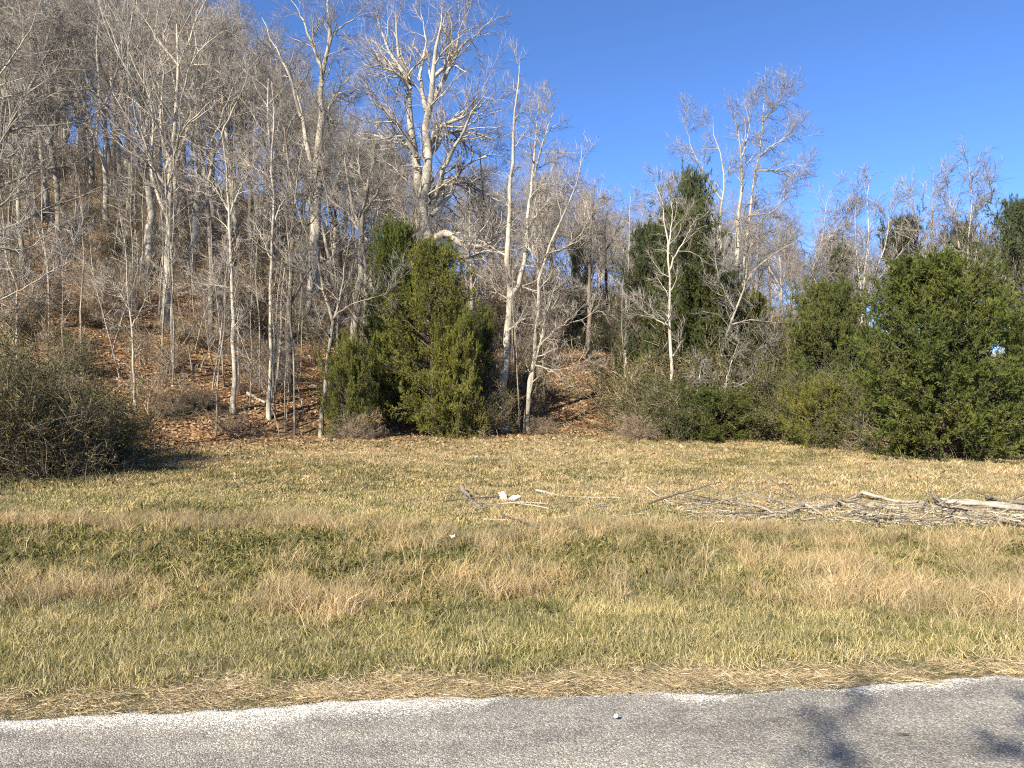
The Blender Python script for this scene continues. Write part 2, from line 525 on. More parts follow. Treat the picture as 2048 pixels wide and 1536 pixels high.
def blades(n, rad, h0, h1, wdt, lean, m, r=rng, bend=0.5, flat=0.0):
    """a tuft of curved grass blades, 3 triangles each"""
    ang = r.uniform(0, 2 * np.pi, n); rr = rad * np.sqrt(r.random(n))
    base = np.stack([rr * np.cos(ang), rr * np.sin(ang), np.full(n, -0.01)], -1)
    h = r.uniform(h0, h1, n)
    la = r.uniform(0, 2 * np.pi, n); ln = np.abs(r.normal(0, lean, n)) + 0.08 + flat
    d = np.stack([np.cos(la) * ln, np.sin(la) * ln, np.ones(n) * (1 - 0.85 * min(flat, 1))], -1); d = unit(d)
    side = unit(np.cross(d, unit(r.normal(size=(n, 3)))))
    w_ = wdt * r.uniform(0.6, 1.3, n)
    mid = base + d * (h * 0.55)[:, None]
    d2 = d.copy(); d2[:, :2] *= (1 + bend * 3); d2[:, 2] -= bend * r.random(n); d2 = unit(d2)
    tip = mid + d2 * (h * 0.5)[:, None]
    tip[:, 2] = np.maximum(tip[:, 2], 0.005)
    V = np.stack([base - side * w_[:, None] * .5, base + side * w_[:, None] * .5,
                  mid - side * w_[:, None] * .45, mid + side * w_[:, None] * .45, tip], 1).reshape(-1, 3)
    o = (np.arange(n) * 5)[:, None]
    Fq = o + np.array([[0, 1, 3, 2]]); Ft = o + np.array([[2, 3, 4]])
    a = np.repeat(r.random(n), 5)
    return new_mesh('tuft', V, [Fq, Ft], False, attr=a, mats=[m])

def build_grass():
    src = []
    def add(*a, **k):
        src.append(blades(*a, **k)); return len(src) - 1
    short = [add(85, .14, .03, .085, .0032, .5, M_SHORT, bend=.35) for _ in range(4)]
    green = [add(80, .14, .025, .085, .0033, .55, M_GRASS, bend=.35) for _ in range(4)]
    tall = [add(70, .10, .12, .34, .0036, .42, M_STRAW, bend=.4) for _ in range(3)]
    rust = [add(70, .13, .07, .22, .0038, .6, M_RUST, bend=.5) for _ in range(3)]
    M_THATCH = simple('thatch', [(0, (0.22, 0.155, 0.08)), (0.5, (0.46, 0.36, 0.21)), (1, (0.66, 0.56, 0.38))], transl=.15)
    lying = [add(110, .16, .03, .09, .0027, .4, M_THATCH, flat=1.0, bend=.2) for _ in range(3)]
    weed = [add(60, .14, .03, .09, .011, .9, M_WEED, bend=.8) for _ in range(3)]
    stalk = [add(5, .12, .30, .60, .0035, .30, M_STRAW, bend=.3) for _ in range(3)]
    farS = [add(45, .22, .03, .09, .008, .7, M_STRAW) for _ in range(3)]
    farR = [add(45, .22, .03, .08, .009, .8, M_RUST) for _ in range(3)]
    farG = [add(45, .20, .02, .07, .009, .6, M_GRASS) for _ in range(3)]
    P, I, Sc = [], [], []
    def sample(y0, y1, dens):
        W = 1.6
        n = int((y1 - y0) * W * (y0 + y1) / 2 * 1.0 * dens) + 1
        y = np.sqrt(rng.uniform(y0 ** 2, y1 ** 2, n))
        x = rng.uniform(-W / 2, W / 2, n) * (y + 1.5)
        return x, y
    def put(x, y, kinds, s0, s1):
        if len(x) == 0: return
        P.append(np.stack([x, y, gh(x, y)], -1)); I.append(rng.choice(kinds, len(x))); Sc.append(rng.uniform(s0, s1, len(x)))
    # one dense field of points, each given a kind from the zone it falls in
    for (y0, y1, dens) in ((3.8, 8, 120), (8, 14, 85), (14, 22, 42), (22, 38, 20)):
        x, y = sample(y0, y1, dens)
        yw = y + (vnoise(x, y, 1.5, 20) - .5) * 1.9 + (vnoise(x, y, .5, 21) - .5) * .4
        d = y - edge_y(x) - (vnoise(x, y, .4, 27) - .5) * .15
        jit = rng.normal(0, .11, len(x))
        n1 = vnoise(x, y, 1.0, 22) * .7 + vnoise(x, y, .35, 28) * .3 + jit; n2 = vnoise(x, y, 0.45, 23) + jit; n3 = vnoise(x, y, 2.4, 24) + jit
        yw = yw + rng.normal(0, .18, len(x))
        q = rng.random(len(x))
        infor = y > foot_y(x) - 1 + (vnoise(x, y, 2, 30) - .5) * 4
        k = np.full(len(x), -1)
        z_thatch = (d > -.03) & (d < .34)
        z_mown = (d >= .38) & (yw < 6.3)
        z_tall = (yw >= 6.3) & (yw < 7.6) & ~z_thatch
        z_weed = (yw >= 7.6) & (yw < 9.3)
        z_fringe = (yw >= 9.3) & (yw < 10.15)
        heap = (1024 + x / y * F_PX > 1340) & (y > 10.0) & (y < 12.6)
        z_fringe &= ~heap
        z_green = (yw >= 10.15) & (yw < 14) & ~(heap & (q < .35))
        z_far = (yw >= 14) & ~infor
        pxx = 1024 + x / y * F_PX
        lefty = sm(900, 300, pxx) if False else np.clip((900 - pxx) / 600, 0, 1)
        n3 = n3 - .38 * lefty * (yw < 17.5)
        mx_, my_ = ground_at(385, 1028)
        mound = ((x - mx_) / .75) ** 2 + ((y - my_) / .45) ** 2 < 1
        put(x[mound], y[mound], weed, 1.4, 2.4)
        put(x[z_thatch], y[z_thatch], lying, .8, 1.1); put(x[z_thatch] + .06, y[z_thatch] + .03, lying, .7, 1.0)
        s = z_thatch & (q < .15) & (d > .15); put(x[s], y[s], short, .4, .7)
        s = z_mown & (n1 + n2 < .88) & (q < .62); put(x[s], y[s], green, .8, 1.25)
        s = z_mown & (~(n1 + n2 < .88) | (q >= .62)) & (q < .95); put(x[s], y[s], short, .8, 1.35)
        s = z_mown & (q < .12); put(x[s], y[s], lying, .7, 1)
        s = z_mown & (q > .93) & (n2 > .5); put(x[s], y[s], weed, .6, 1)
        s = z_tall & (n1 > .46) & (q < .5); put(x[s], y[s], tall, .6, 1.05)
        s = z_tall & (n1 > .38) & (q >= .5); put(x[s], y[s], rust, .7, 1.2)
        s = z_tall & (n1 <= .46) & (q < .35); put(x[s], y[s], green, .9, 1.4)
        s = z_tall & (n1 <= .38) & (q >= .75); put(x[s], y[s], weed, .9, 1.5)
        s = z_tall & (n1 <= .46) & (q >= .35) & (q < .75); put(x[s], y[s], short, .9, 1.5)
        s = z_weed & (n2 + n3 < 1.08) & (q < .75); put(x[s], y[s], weed, 1, 1.8)
        s = z_weed & (n2 + n3 >= 1.08) & (q < .7); put(x[s], y[s], rust, .8, 1.3)
        s = z_weed & (n2 + n3 < 1.08) & (q >= .75); put(x[s], y[s], green, 1, 1.6)
        s = z_weed & (q > .78); put(x[s], y[s], short, .9, 1.5)
        s = z_fringe & (n1 > .35) & (q < .55); put(x[s], y[s], tall, .5, .85)
        s = z_fringe & (q >= .45); put(x[s], y[s], rust, .8, 1.2)
        s = z_fringe & (n1 <= .35); put(x[s], y[s], weed, 1, 1.6)
        s = z_green & (n1 + n3 * .8 < .95) & (q < .75); put(x[s], y[s], farG, .8, 1.3)
        s = z_green & (n1 + n3 * .8 < .95) & (q >= .75); put(x[s], y[s], farS, .7, 1.1)
        s = z_green & ~(n1 + n3 * .8 < .95) & (q < .6); put(x[s], y[s], farS, .7, 1.2)
        s = z_green & ~(n1 + n3 * .8 < .95) & (q >= .6); put(x[s], y[s], farR, .7, 1.1)
        g2 = n3 + .5 * n1
        s = z_far & (q < .40); put(x[s], y[s], farS, .9, 1.5)
        s = z_far & (q >= .40) & (q < .78); put(x[s], y[s], farR, .9, 1.5)
        s = z_far & (q >= .55) & (g2 < 1.0); put(x[s], y[s], farG, .9, 1.4)
        s = z_far & (n1 > .5) & (q > .3) & (q < .45); put(x[s], y[s], lying, 1.2, 1.9)
        s = z_green & (n2 > .6) & (q > .3) & (q < .5); put(x[s], y[s], lying, 1.0, 1.6)
        s = z_far & (n3 + .6 * n2 < .55) & (q < .5); put(x[s], y[s], weed, 1.2, 1.9)
        s = z_far & (q > .975) & (n2 > .55); put(x[s], y[s], tall, .5, .8)
    # lone stalks
    x, y = sample(6.2, 14, 1.6); put(x, y, stalk, .6, 1.1)
    x, y = sample(14, 24, .5); put(x, y, stalk, .7, 1.0)
    Pn = np.concatenate(P); In = np.concatenate(I); Sn = np.concatenate(Sc)
    n = len(Pn)
    rot = np.stack([rng.normal(0, .10, n), rng.normal(0, .10, n), rng.uniform(0, 6.28, n)], -1)
    gn_scatter('grass', Pn, rot, Sn, In, src, 'mixed dry and green winter grass covering the meadow', 'grass')
    print('grass clumps', n)
build_grass()

def build_gravel():
    srcs = []
    bx = np.array([[1, 0, 0], [-1, 0, 0], [0, 1, 0], [0, -1, 0], [0, 0, 1], [0, 0, -1]], float)
    ft = np.array([[0, 2, 4], [2, 1, 4], [1, 3, 4], [3, 0, 4], [2, 0, 5], [1, 2, 5], [3, 1, 5], [0, 3, 5]])
    m, t, b = mat('stone_chip')
    info = N_(t, 'ShaderNodeObjectInfo')
    t.links.new(ramp(t, info.outputs['Random'], [(0, (0.12, 0.11, 0.10)), (0.4, (0.28, 0.255, 0.22)), (1, (0.60, 0.56, 0.48))]), b.inputs['Base Color'])
    b.inputs['Roughness'].default_value = .9
    for k in range(3):
        V = bx * rng.uniform(.6, 1.2, (6, 1)) * np.array([1, .8, .6]) + rng.normal(0, .12, (6, 3))
        srcs.append(new_mesh('chip', V, ft, False, mats=[m]))
    n = 26000
    x = rng.uniform(-4.6, 4.6, n)
    off = np.where(rng.random(n) < .25, rng.exponential(.10, n), rng.uniform(0, 2.3, n))
    y = edge_y(x) - off - .01
    z = 0.03 * (1 - ((off - 2.6) / 2.6) ** 2)
    rot = rng.uniform(0, 6.28, (n, 3)) * np.array([.1, .1, 1])
    gn_scatter('gravel', np.stack([x, y, z + .001], -1), rot, rng.uniform(.0015, .0038, n), rng.integers(0, 3, n), srcs,
               'small pale stone chips bedded in the road surface', 'gravel')
build_gravel()

def build_leaf_litter():
    n = 90000
    y = np.sqrt(rng.uniform(15 ** 2, 60 ** 2, n * 2)); x = rng.uniform(-.82, .82, n * 2) * y
    dd = y - foot_y(x)
    p = np.where(dd > -2, 1.0, np.exp((dd + 2) / 3.2) * .9) * np.clip(34 / y, .35, 1) + .03
    k = rng.random(len(x)) < p
    x, y = x[k], y[k]
    n = len(x)
    z = gh(x, y)
    c = np.stack([x, y, z + rng.uniform(.01, .06, n)], -1)
    s = rng.uniform(.04, .085, n)[:, None]
    a = rng.uniform(0, 6.28, n)
    e = .05
    slope = np.stack([(gh(x + e, y) - z) / e, (gh(x, y + e) - z) / e], -1)
    nrm = unit(np.concatenate([-slope, np.ones((n, 1))], -1) + rng.normal(0, .45, (n, 3)))
    t1 = unit(np.cross(nrm, np.stack([np.cos(a), np.sin(a), a * 0], -1))); t2 = np.cross(nrm, t1)
    V = np.stack([c - t1 * s, c + t2 * s * .6 + nrm * s * .25, c + t1 * s, c - t2 * s * .6 + nrm * s * .25], 1).reshape(-1, 3)
    o = (np.arange(n) * 4)[:, None]
    F = np.concatenate([o + np.array([[0, 1, 2]]), o + np.array([[0, 2, 3]])])
    me = new_mesh('leaf_litter', V, F, False, attr=np.repeat(rng.random(n), 4), mats=[M_DRYLEAF])
    tag(obj('leaf_litter', me), 'brown fallen leaves covering the wooded slope', 'leaves', kind='stuff')
    print('leaves', n)
build_leaf_litter()

# ------------------------------------------------------------------ bare trees
def twig_mesh(name, levels, mats):
    """levels: (P, R, sides, material index)"""
    parts, mi, at_ = [], [], []
    for P, R, s, m_ in levels:
        if len(P) == 0: continue
        V, F = spikes(P, R) if P.shape[1] == 2 else tubes(P, R, s)
        parts.append((V, F)); mi.append(np.full(len(F), m_))
        at_.append(np.repeat(rng.random(len(P)), len(V) // len(P)))
    V, F = join(parts)
    return new_mesh(name, V, F, True, attr=np.concatenate(at_), mats=mats, mat_idx=np.concatenate(mi))

def wobble_line(H, K, lean, wig, r):
    P = np.zeros((1, K, 3))
    d = np.array([lean * math.cos(r.uniform(0, 6.28)), lean * math.sin(r.uniform(0, 6.28)), 1.0])
    for j in range(1, K):
        d = d + r.normal(size=3) * wig; d[2] = 1.0
        P[0, j] = P[0, j - 1] + d / np.linalg.norm(d) * H / (K - 1)
    return P

def flare(P, R):
    """widen the foot of a trunk"""
    z = P[..., 2] - P[:, :1, 2]
    return R * (1 + 0.5 * np.exp(-z / 0.35))

def bare_proto(H, r0, style, barkm, seed):
    r = np.random.default_rng(seed)
    P0 = wobble_line(H * .86, 18, .08, .05, r)
    R0 = r0 * (1 - .82 * np.linspace(0, 1, 18))[None, :] ** .9
    R0 = flare(P0, R0)
    lo = dict(tall=.42, spread=.30, pole=.5)[style]
    nl = dict(tall=12, spread=12, pole=14)[style]
    a = dict(tall=(22, 45), spread=(30, 62), pole=(20, 40))[style]
    ll = dict(tall=.40, spread=.46, pole=.24)[style] * H
    P1, R1 = grow(P0, R0, nl, lo, .97, a, ll, 10, .15, .07, rs=.62, taper=.22, fall=.55, r=r)
    P2, R2 = grow(P1, R1, 8, .2, .98, (25, 60), ll * .36, 6, .20, .05, rs=.6, rmin=.009, taper=.35, fall=.45, r=r)
    P2b, R2b = grow(P0, R0, 8, lo * .6, .98, (40, 80), ll * .3, 6, .2, .05, rs=.4, rmin=.008, r=r)
    P2 = np.concatenate([P2, P2b]); R2 = np.concatenate([R2, R2b])
    P3, R3 = grow(P2, R2, 6, .15, 1, (25, 60), .95, 4, .22, .05, rs=.6, rmin=.0065, fall=.3, r=r)
    P4, R4 = grow(P3, R3, 5, .1, 1, (20, 55), .50, 2, .2, .03, rs=.7, rmin=.0062, fall=.2, r=r)
    tm = twig_mesh('trunk', [(P0, R0, 9, 0)], [barkm])
    cm = twig_mesh('crown', [(P1, R1, 6, 0), (P2, R2, 4, 0), (P3, R3, 3, 1), (P4, R4, 3, 1)], [barkm, M_TWIG])
    return tm, cm

def make_tree(name, parts, loc, rz=0, scale=1.0, label=None, cat='tree', group=None):
    e = bpy.data.objects.new(name, None); COL.objects.link(e)
    e.empty_display_size = .3
    e.location = loc; e.rotation_euler = (0, 0, rz); e.scale = (scale,) * 3
    tag(e, label, cat, group)
    for nm, me in parts:
        obj(nm, me, e)
    return e

protos = []
spec = [(15, .19, 'tall', M_PALE), (14, .16, 'spread', M_GREY), (16, .20, 'tall', M_GREY), (13, .13, 'pole', M_PALE),
        (15, .17, 'spread', M_BROWN), (12.5, .11, 'pole', M_GREY), (15.5, .2, 'spread', M_PALE), (14, .14, 'tall', M_BROWN)]
for i, (H, r0, st, bm) in enumerate(spec):
    protos.append([('trunk', None), ('crown', None)])
    tm, cm = bare_proto(H, r0, st, bm, 100 + i)
    protos[-1] = [('trunk', tm), ('crown', cm)]

HERO_X = []        # keep the crowd clear of the trunks that were placed one by one

def spline(pts, K):
    pts = np.asarray(pts, float)
    seg = np.concatenate([[0], np.cumsum(np.linalg.norm(np.diff(pts, axis=0), axis=1))])
    t = np.linspace(0, seg[-1], K)
    ext = np.vstack([2 * pts[0] - pts[1], pts, 2 * pts[-1] - pts[-2]])
    out = []
    for tt in t:
        i = min(max(np.searchsorted(seg, tt) - 1, 0), len(pts) - 2)
        u = (tt - seg[i]) / max(seg[i + 1] - seg[i], 1e-6)
        p0, p1, p2, p3 = ext[i], ext[i + 1], ext[i + 2], ext[i + 3]
        out.append(.5 * ((2 * p1) + (-p0 + p2) * u + (2 * p0 - 5 * p1 + 4 * p2 - p3) * u * u + (-p0 + 3 * p1 - 3 * p2 + p3) * u ** 3))
    return np.array(out)

def hero(name, label, Y, trunks, limbs, barkm, l2=(10, 2.2), l3=(7, 1.1), l4=(6, .55), up=.05, wig=.2, group=None, seed=1, sink=.25, a2=(30, 65), cat='tree', t2=.3):
    """trunks / limbs: (list of (px, py), width in px at start, at end, depth drift in m)"""
    r = np.random.default_rng(seed)
    X0, _, _ = gpos(trunks[0][0][0][0], Y)
    z0 = float(gh(X0, Y))
    root = np.array([X0, Y, z0])
    def lines(L, ground):
        Ps, Rs = [], []
        for pts, w0, w1, dep in L:
            p = [at(a, b, Y) for a, b in pts]
            n = len(p)
            for i_ in range(n):
                u = i_ / max(n - 1, 1)
                k = 1 + dep * u / Y
                p[i_] = np.array([0, 0, CAM_H]) + (p[i_] - np.array([0, 0, CAM_H])) * k
            if ground:
                q = p[0].copy()
                q[2] = float(gh(q[0], q[1])) - sink
                if p[0][2] > q[2] + .3: p = [q] + p
                else: p[0] = q
            P = spline(p, 16)
            P[1:-1] += r.normal(0, .018, (14, 3)) * (w0 / F_PX * Y * 6 + .4)
            Ps.append(P - root)
            w0, w1 = w0 * (1.12 if w0 > 14 else .95), min(w1 * .5, 1.2)
            w_ = np.linspace(1, 0, 16) ** (.9 if ground else 1.1)
            Rs.append((w1 + (w0 - w1) * w_) / F_PX * Y * .5)
        return np.array(Ps), np.array(Rs)
    P0, R0 = lines(trunks, True)
    R0 = flare(P0, R0)
    parts = [('trunk', twig_mesh('trunk', [(P0, R0, 10, 0)], [barkm]))]
    PA, RA = P0, R0
    if limbs:
        P1, R1 = lines(limbs, False)
        for k in range(len(P1)):
            parts.append(('limb', twig_mesh('limb', [(P1[k:k + 1], R1[k:k + 1], 7, 0)], [barkm])))
    P2, R2 = grow(P0, R0, l2[0] * 1.3, t2, .995, a2, l2[1], 7, wig, up, rs=.5, rmin=.009, taper=.3, fall=.35, r=r)
    if limbs:
        Pb, Rb = grow(P1, R1, l2[0], .12, .995, a2, l2[1], 7, wig, up, rs=.55, rmin=.009, taper=.3, fall=.4, r=r)
        P2 = np.concatenate([P2, Pb]); R2 = np.concatenate([R2, Rb])
    P3, R3 = grow(P2, R2, l3[0] * 1.25, .12, 1, (25, 60), l3[1], 4, wig, up, rs=.62, rmin=.007, fall=.35, r=r)
    P4, R4 = grow(P3, R3, l4[0] * 1.8, .1, 1, (20, 55), l4[1], 2, .2, .03, rs=.7, rmin=.0066, fall=.2, r=r)
    parts.append(('crown', twig_mesh('crown', [(P2, R2, 5, 0), (P3, R3, 3, 1), (P4, R4, 3, 1)], [barkm, M_TWIG])))
    HERO_X.append((X0, Y))
    return make_tree(name, parts, tuple(root), label=label, cat=cat, group=group)

hero('oak_tree', 'huge bare oak with a thick forked trunk and wide crown, rising behind the olive cedar', 40,
     [([(838, 760), (838, 500), (832, 400), (828, 320), (820, 240), (818, 160), (802, 90), (790, 10)], 30, 3, 1),
      ([(858, 760), (860, 500), (850, 400), (853, 300), (853, 215), (868, 150), (876, 70), (884, 0)], 34, 3, -1)],
     [([(857, 215), (895, 140), (925, 85), (955, 60), (985, 30)], 12, 2, 2),
      ([(853, 300), (880, 250), (940, 225), (985, 185)], 14, 2, -2),
      ([(850, 320), (895, 262), (945, 265), (985, 275), (1010, 265)], 13, 2, 1),
      ([(858, 392), (905, 355), (950, 360), (985, 340)], 15, 2, 2),
      ([(862, 410), (890, 330), (925, 260), (960, 200), (985, 160)], 13, 2, -3),
      ([(868, 478), (895, 465), (925, 487), (965, 492), (1005, 462), (1045, 425)], 16, 2, -2),
      ([(872, 505), (905, 515), (940, 512), (975, 500), (1030, 515)], 13, 2, -3),
      ([(862, 430), (900, 385), (930, 330), (975, 310), (1010, 300)], 12, 2, 2),
      ([(832, 312), (805, 260), (785, 235), (745, 190), (712, 172)], 13, 2, -2),
      ([(828, 303), (790, 275), (745, 268), (712, 262)], 10, 2, 2),
      ([(820, 175), (800, 150), (765, 130), (732, 125)], 10, 2, -1),
      ([(818, 165), (790, 120), (765, 70), (750, 20)], 10, 2, 2),
      ([(836, 470), (810, 425), (785, 395), (760, 410), (742, 435)], 10, 2, -1),
      ([(852, 220), (840, 150), (850, 80), (840, 10)], 10, 2, 1),
      ([(868, 150), (905, 110), (920, 50), (915, 5)], 9, 2, -1)],
     M_PALE, l2=(13, 2.7), l3=(6, 1.3), l4=(3.4, .6), seed=3)
hero('sycamore_tree', 'tall pale sycamore with whitish upper limbs, left of the huge oak', 42,
     [([(625, 700), (626, 600), (630, 450), (628, 400), (638, 280), (642, 150), (655, 70), (652, 0), (655, -40)], 25, 4, 0)],
     [([(628, 405), (612, 290), (583, 160), (548, 90), (520, 30)], 13, 2, 2),
      ([(600, 230), (570, 130), (530, 85), (490, 62)], 8, 2, -2),
      ([(640, 260), (660, 200), (690, 160), (715, 140)], 10, 2, 1),
      ([(644, 130), (665, 65), (700, 35), (725, 10)], 8, 2, -1),
      ([(636, 300), (670, 250), (700, 200), (712, 230)], 9, 2, 2),
      ([(642, 140), (620, 80), (595, 20), (570, -20)], 8, 2, 1),
      ([(630, 440), (600, 340), (575, 300), (560, 260)], 8, 2, -2)],
     M_PALE, l2=(9, 2.2), l3=(6, 1.1), l4=(5, .55), seed=4)
hero('bare_tree', 'crooked bare tree with heavy limbs reaching up and left, third big trunk from the left', 38,
     [([(288, 690), (292, 560), (298, 420), (290, 330), (282, 250), (262, 170), (255, 100), (262, 0)], 17, 3, 0)],
     [([(304, 372), (275, 335), (270, 290), (240, 262), (190, 210), (145, 120)], 9, 2, -2),
      ([(292, 340), (265, 300), (225, 235), (175, 170), (150, 90)], 9, 2, 1),
      ([(288, 300), (295, 200), (320, 120), (325, 60), (345, 10)], 9, 2, 1),
      ([(296, 400), (330, 330), (350, 230), (355, 150)], 8, 2, 2),
      ([(270, 200), (240, 120), (215, 50), (190, 0)], 7, 2, -1)],
     M_PALE, l2=(9, 2.0), l3=(6, 1.1), l4=(5, .55), seed=5)
hero('bare_tree', 'straight pale-barked bare tree between the left edge and the crooked dark-limbed tree', 45,
     [([(205, 600), (207, 450), (206, 300), (198, 200), (188, 100), (195, 20)], 13, 3, 0)],
     [([(206, 330), (180, 260), (160, 190), (120, 120)], 6, 2, 0), ([(200, 220), (225, 150), (240, 70), (250, 20)], 6, 2, 0)],
     M_PALE, l2=(9, 1.9), l3=(6, 1.0), l4=(5, .5), seed=6)
hero('bare_tree', 'pale leaning bare trunk just left of the dark-footed tree with the wide fork', 41,
     [([(372, 680), (380, 560), (390, 430), (396, 350), (400, 280), (388, 180), (370, 50)], 15, 3, 0)],
     [([(396, 340), (430, 260), (460, 180), (500, 110)], 8, 2, 0), ([(398, 290), (360, 220), (340, 140), (320, 60)], 7, 2, 0)],
     M_PALE, l2=(9, 1.9), l3=(6, 1.0), l4=(5, .5), seed=7)
hero('bare_tree', 'bare grey tree with a straight trunk standing on the leaf-covered bank, upper fork wide', 34,
     [([(422, 752), (425, 650), (420, 560), (416, 450), (412, 380), (396, 270), (382, 150), (375, 90)], 14, 3, 0)],
     [([(413, 385), (430, 290), (462, 220), (500, 130), (515, 110)], 8, 2, 0), ([(404, 320), (380, 260), (350, 200), (330, 190)], 6, 2, 0),
      ([(414, 400), (450, 350), (500, 290), (540, 250)], 6, 2, 1)],
     M_GREY, l2=(9, 1.7), l3=(6, .95), l4=(5, .5), seed=8)
hero('slender_tree', 'slender pale tree with knobby trunk at the foot of the bank, nearest the meadow', 28,
     [([(466, 868), (468, 740), (464, 600), (460, 500), (456, 420), (450, 330), (440, 260)], 11, 2, 0)],
     [([(458, 575), (430, 570), (395, 567)], 4, 1.2, 0), ([(457, 430), (480, 370), (510, 330)], 5, 1.2, 0), ([(455, 420), (425, 370), (400, 345)], 5, 1.2, 0)],
     M_PALE, l2=(8, 1.3), l3=(5, .7), l4=(4, .4), seed=9)
hero('slender_tree', 'slender whitish tree standing straight, right of the knobby slender tree on the bank', 28.5,
     [([(538, 845), (541, 700), (541, 560), (546, 430), (541, 330), (546, 220), (540, 160)], 9, 2, 0)],
     [([(543, 450), (565, 400), (590, 380)], 4, 1.2, 0), ([(542, 520), (520, 470), (505, 440)], 4, 1.2, 0), ([(545, 400), (520, 350), (500, 320)], 4, 1, 0)],
     M_PALE, l2=(9, 1.3), l3=(5, .7), l4=(4, .4), seed=10)
hero('slender_tree', 'thin leaning whitish sapling at the foot of the bank beside the left thicket', 26,
     [([(272, 880), (268, 760), (262, 650), (254, 560), (246, 480), (236, 420)], 6, 1.4, 0)],
     [([(258, 620), (235, 580), (215, 560)], 3, 1, 0), ([(262, 655), (290, 600), (300, 560)], 3, 1, 0)],
     M_PALE, l2=(8, 1.1), l3=(5, .6), l4=(3, .35), seed=11)
hero('bare_tree', 'twin-trunked pale tree directly left of the olive cedar, trunks crossing', 37,
     [([(703, 770), (713, 620), (722, 500), (728, 400), (745, 330), (740, 260)], 18, 4, 0),
      ([(734, 740), (729, 600), (725, 480), (700, 390), (690, 320), (700, 250)], 14, 3, 0)],
     [([(728, 420), (775, 350), (800, 320)], 8, 2, 0), ([(722, 470), (690, 420), (660, 400), (640, 350)], 7, 2, 0), ([(730, 380), (715, 320), (722, 260)], 6, 2, 0)],
     M_GREY, l2=(10, 1.8), l3=(6, .95), l4=(5, .5), seed=12)
hero('bare_tree', 'crooked forked small tree left of the low olive cedar bush', 28,
     [([(642, 838), (655, 720), (663, 650), (645, 580), (628, 500), (600, 440), (585, 380)], 11, 2, 0)],
     [([(663, 655), (680, 590), (690, 520), (705, 450), (700, 400)], 6, 1.5, 0), ([(645, 580), (620, 560), (600, 520)], 4, 1, 0), ([(662, 640), (700, 610), (760, 590), (800, 560)], 4, 1, -1)],
     M_GREY, l2=(9, 1.4), l3=(6, .8), l4=(4, .4), seed=13)
hero('bare_tree', 'bare grey tree with a stout fork at mid height, right of the olive cedar', 32,
     [([(1008, 835), (1012, 740), (1018, 620), (1020, 550), (1016, 480), (1022, 380), (1026, 280), (1032, 180), (1040, 120)], 17, 2, 0)],
     [([(1021, 592), (1042, 555), (1055, 460), (1066, 340), (1078, 180)], 12, 2, 0),
      ([(1020, 600), (990, 585), (965, 600)], 4, 1, 0), ([(1056, 450), (1090, 410), (1130, 360)], 5, 1.2, 0), ([(1018, 660), (1045, 640), (1075, 628)], 4, 1, 0),
      ([(1022, 560), (1050, 575), (1100, 585), (1130, 560)], 4, 1, 0), ([(1062, 370), (1090, 270), (1110, 210)], 6, 1.5, 0)],
     M_PALE, l2=(10, 1.7), l3=(6, .9), l4=(5, .45), up=.09, seed=14)
hero('bare_tree', 'bare tree leaning right with whippy branches, on the left side of the woodland path', 31.5,
     [([(1055, 838), (1066, 720), (1075, 620), (1080, 560), (1095, 500), (1130, 420), (1160, 340), (1165, 290)], 12, 2, 0),
      ([(1050, 838), (1072, 720), (1095, 620), (1120, 540)], 8, 2, 0)],
     [([(1070, 700), (1110, 660), (1160, 640), (1200, 620)], 4, 1, -1), ([(1068, 730), (1120, 740), (1180, 720)], 4, 1, -1), ([(1082, 550), (1060, 500), (1050, 440)], 4, 1, 0),
      ([(1090, 510), (1150, 480), (1200, 400)], 4, 1, 0)],
     M_PALE, l2=(10, 1.5), l3=(6, .8), l4=(4, .4), seed=15)
hero('bare_tree', 'narrow grey bare tree seen between the olive cedar and the mid-height forked tree', 43,
     [([(958, 650), (962, 540), (968, 440), (962, 360), (960, 300)], 10, 2, 0)], [([(965, 460), (940, 400), (930, 360)], 4, 1, 0)],
     M_GREY, l2=(9, 1.6), l3=(6, .8), l4=(4, .45), seed=16)
hero('bare_tree', 'dark narrow trunk at the upper end of the woodland path', 46,
     [([(1176, 750), (1180, 620), (1178, 520), (1185, 430), (1190, 370)], 11, 3, 0)], [([(1180, 540), (1150, 480), (1140, 430)], 4, 1, 0)],
     M_BROWN, l2=(11, 1.8), l3=(7, .9), l4=(5, .45), seed=17)
hero('bare_tree', 'small dark bare tree against the sky gap right of the path', 55,
     [([(1215, 640), (1212, 540), (1210, 470), (1216, 420)], 7, 2, 0)],
     [([(1212, 500), (1235, 455), (1250, 410)], 4, 1, 0), ([(1212, 480), (1190, 440), (1185, 400)], 4, 1, 0)],
     M_DARK, l2=(9, 1.8), l3=(6, .9), l4=(5, .45), seed=18)
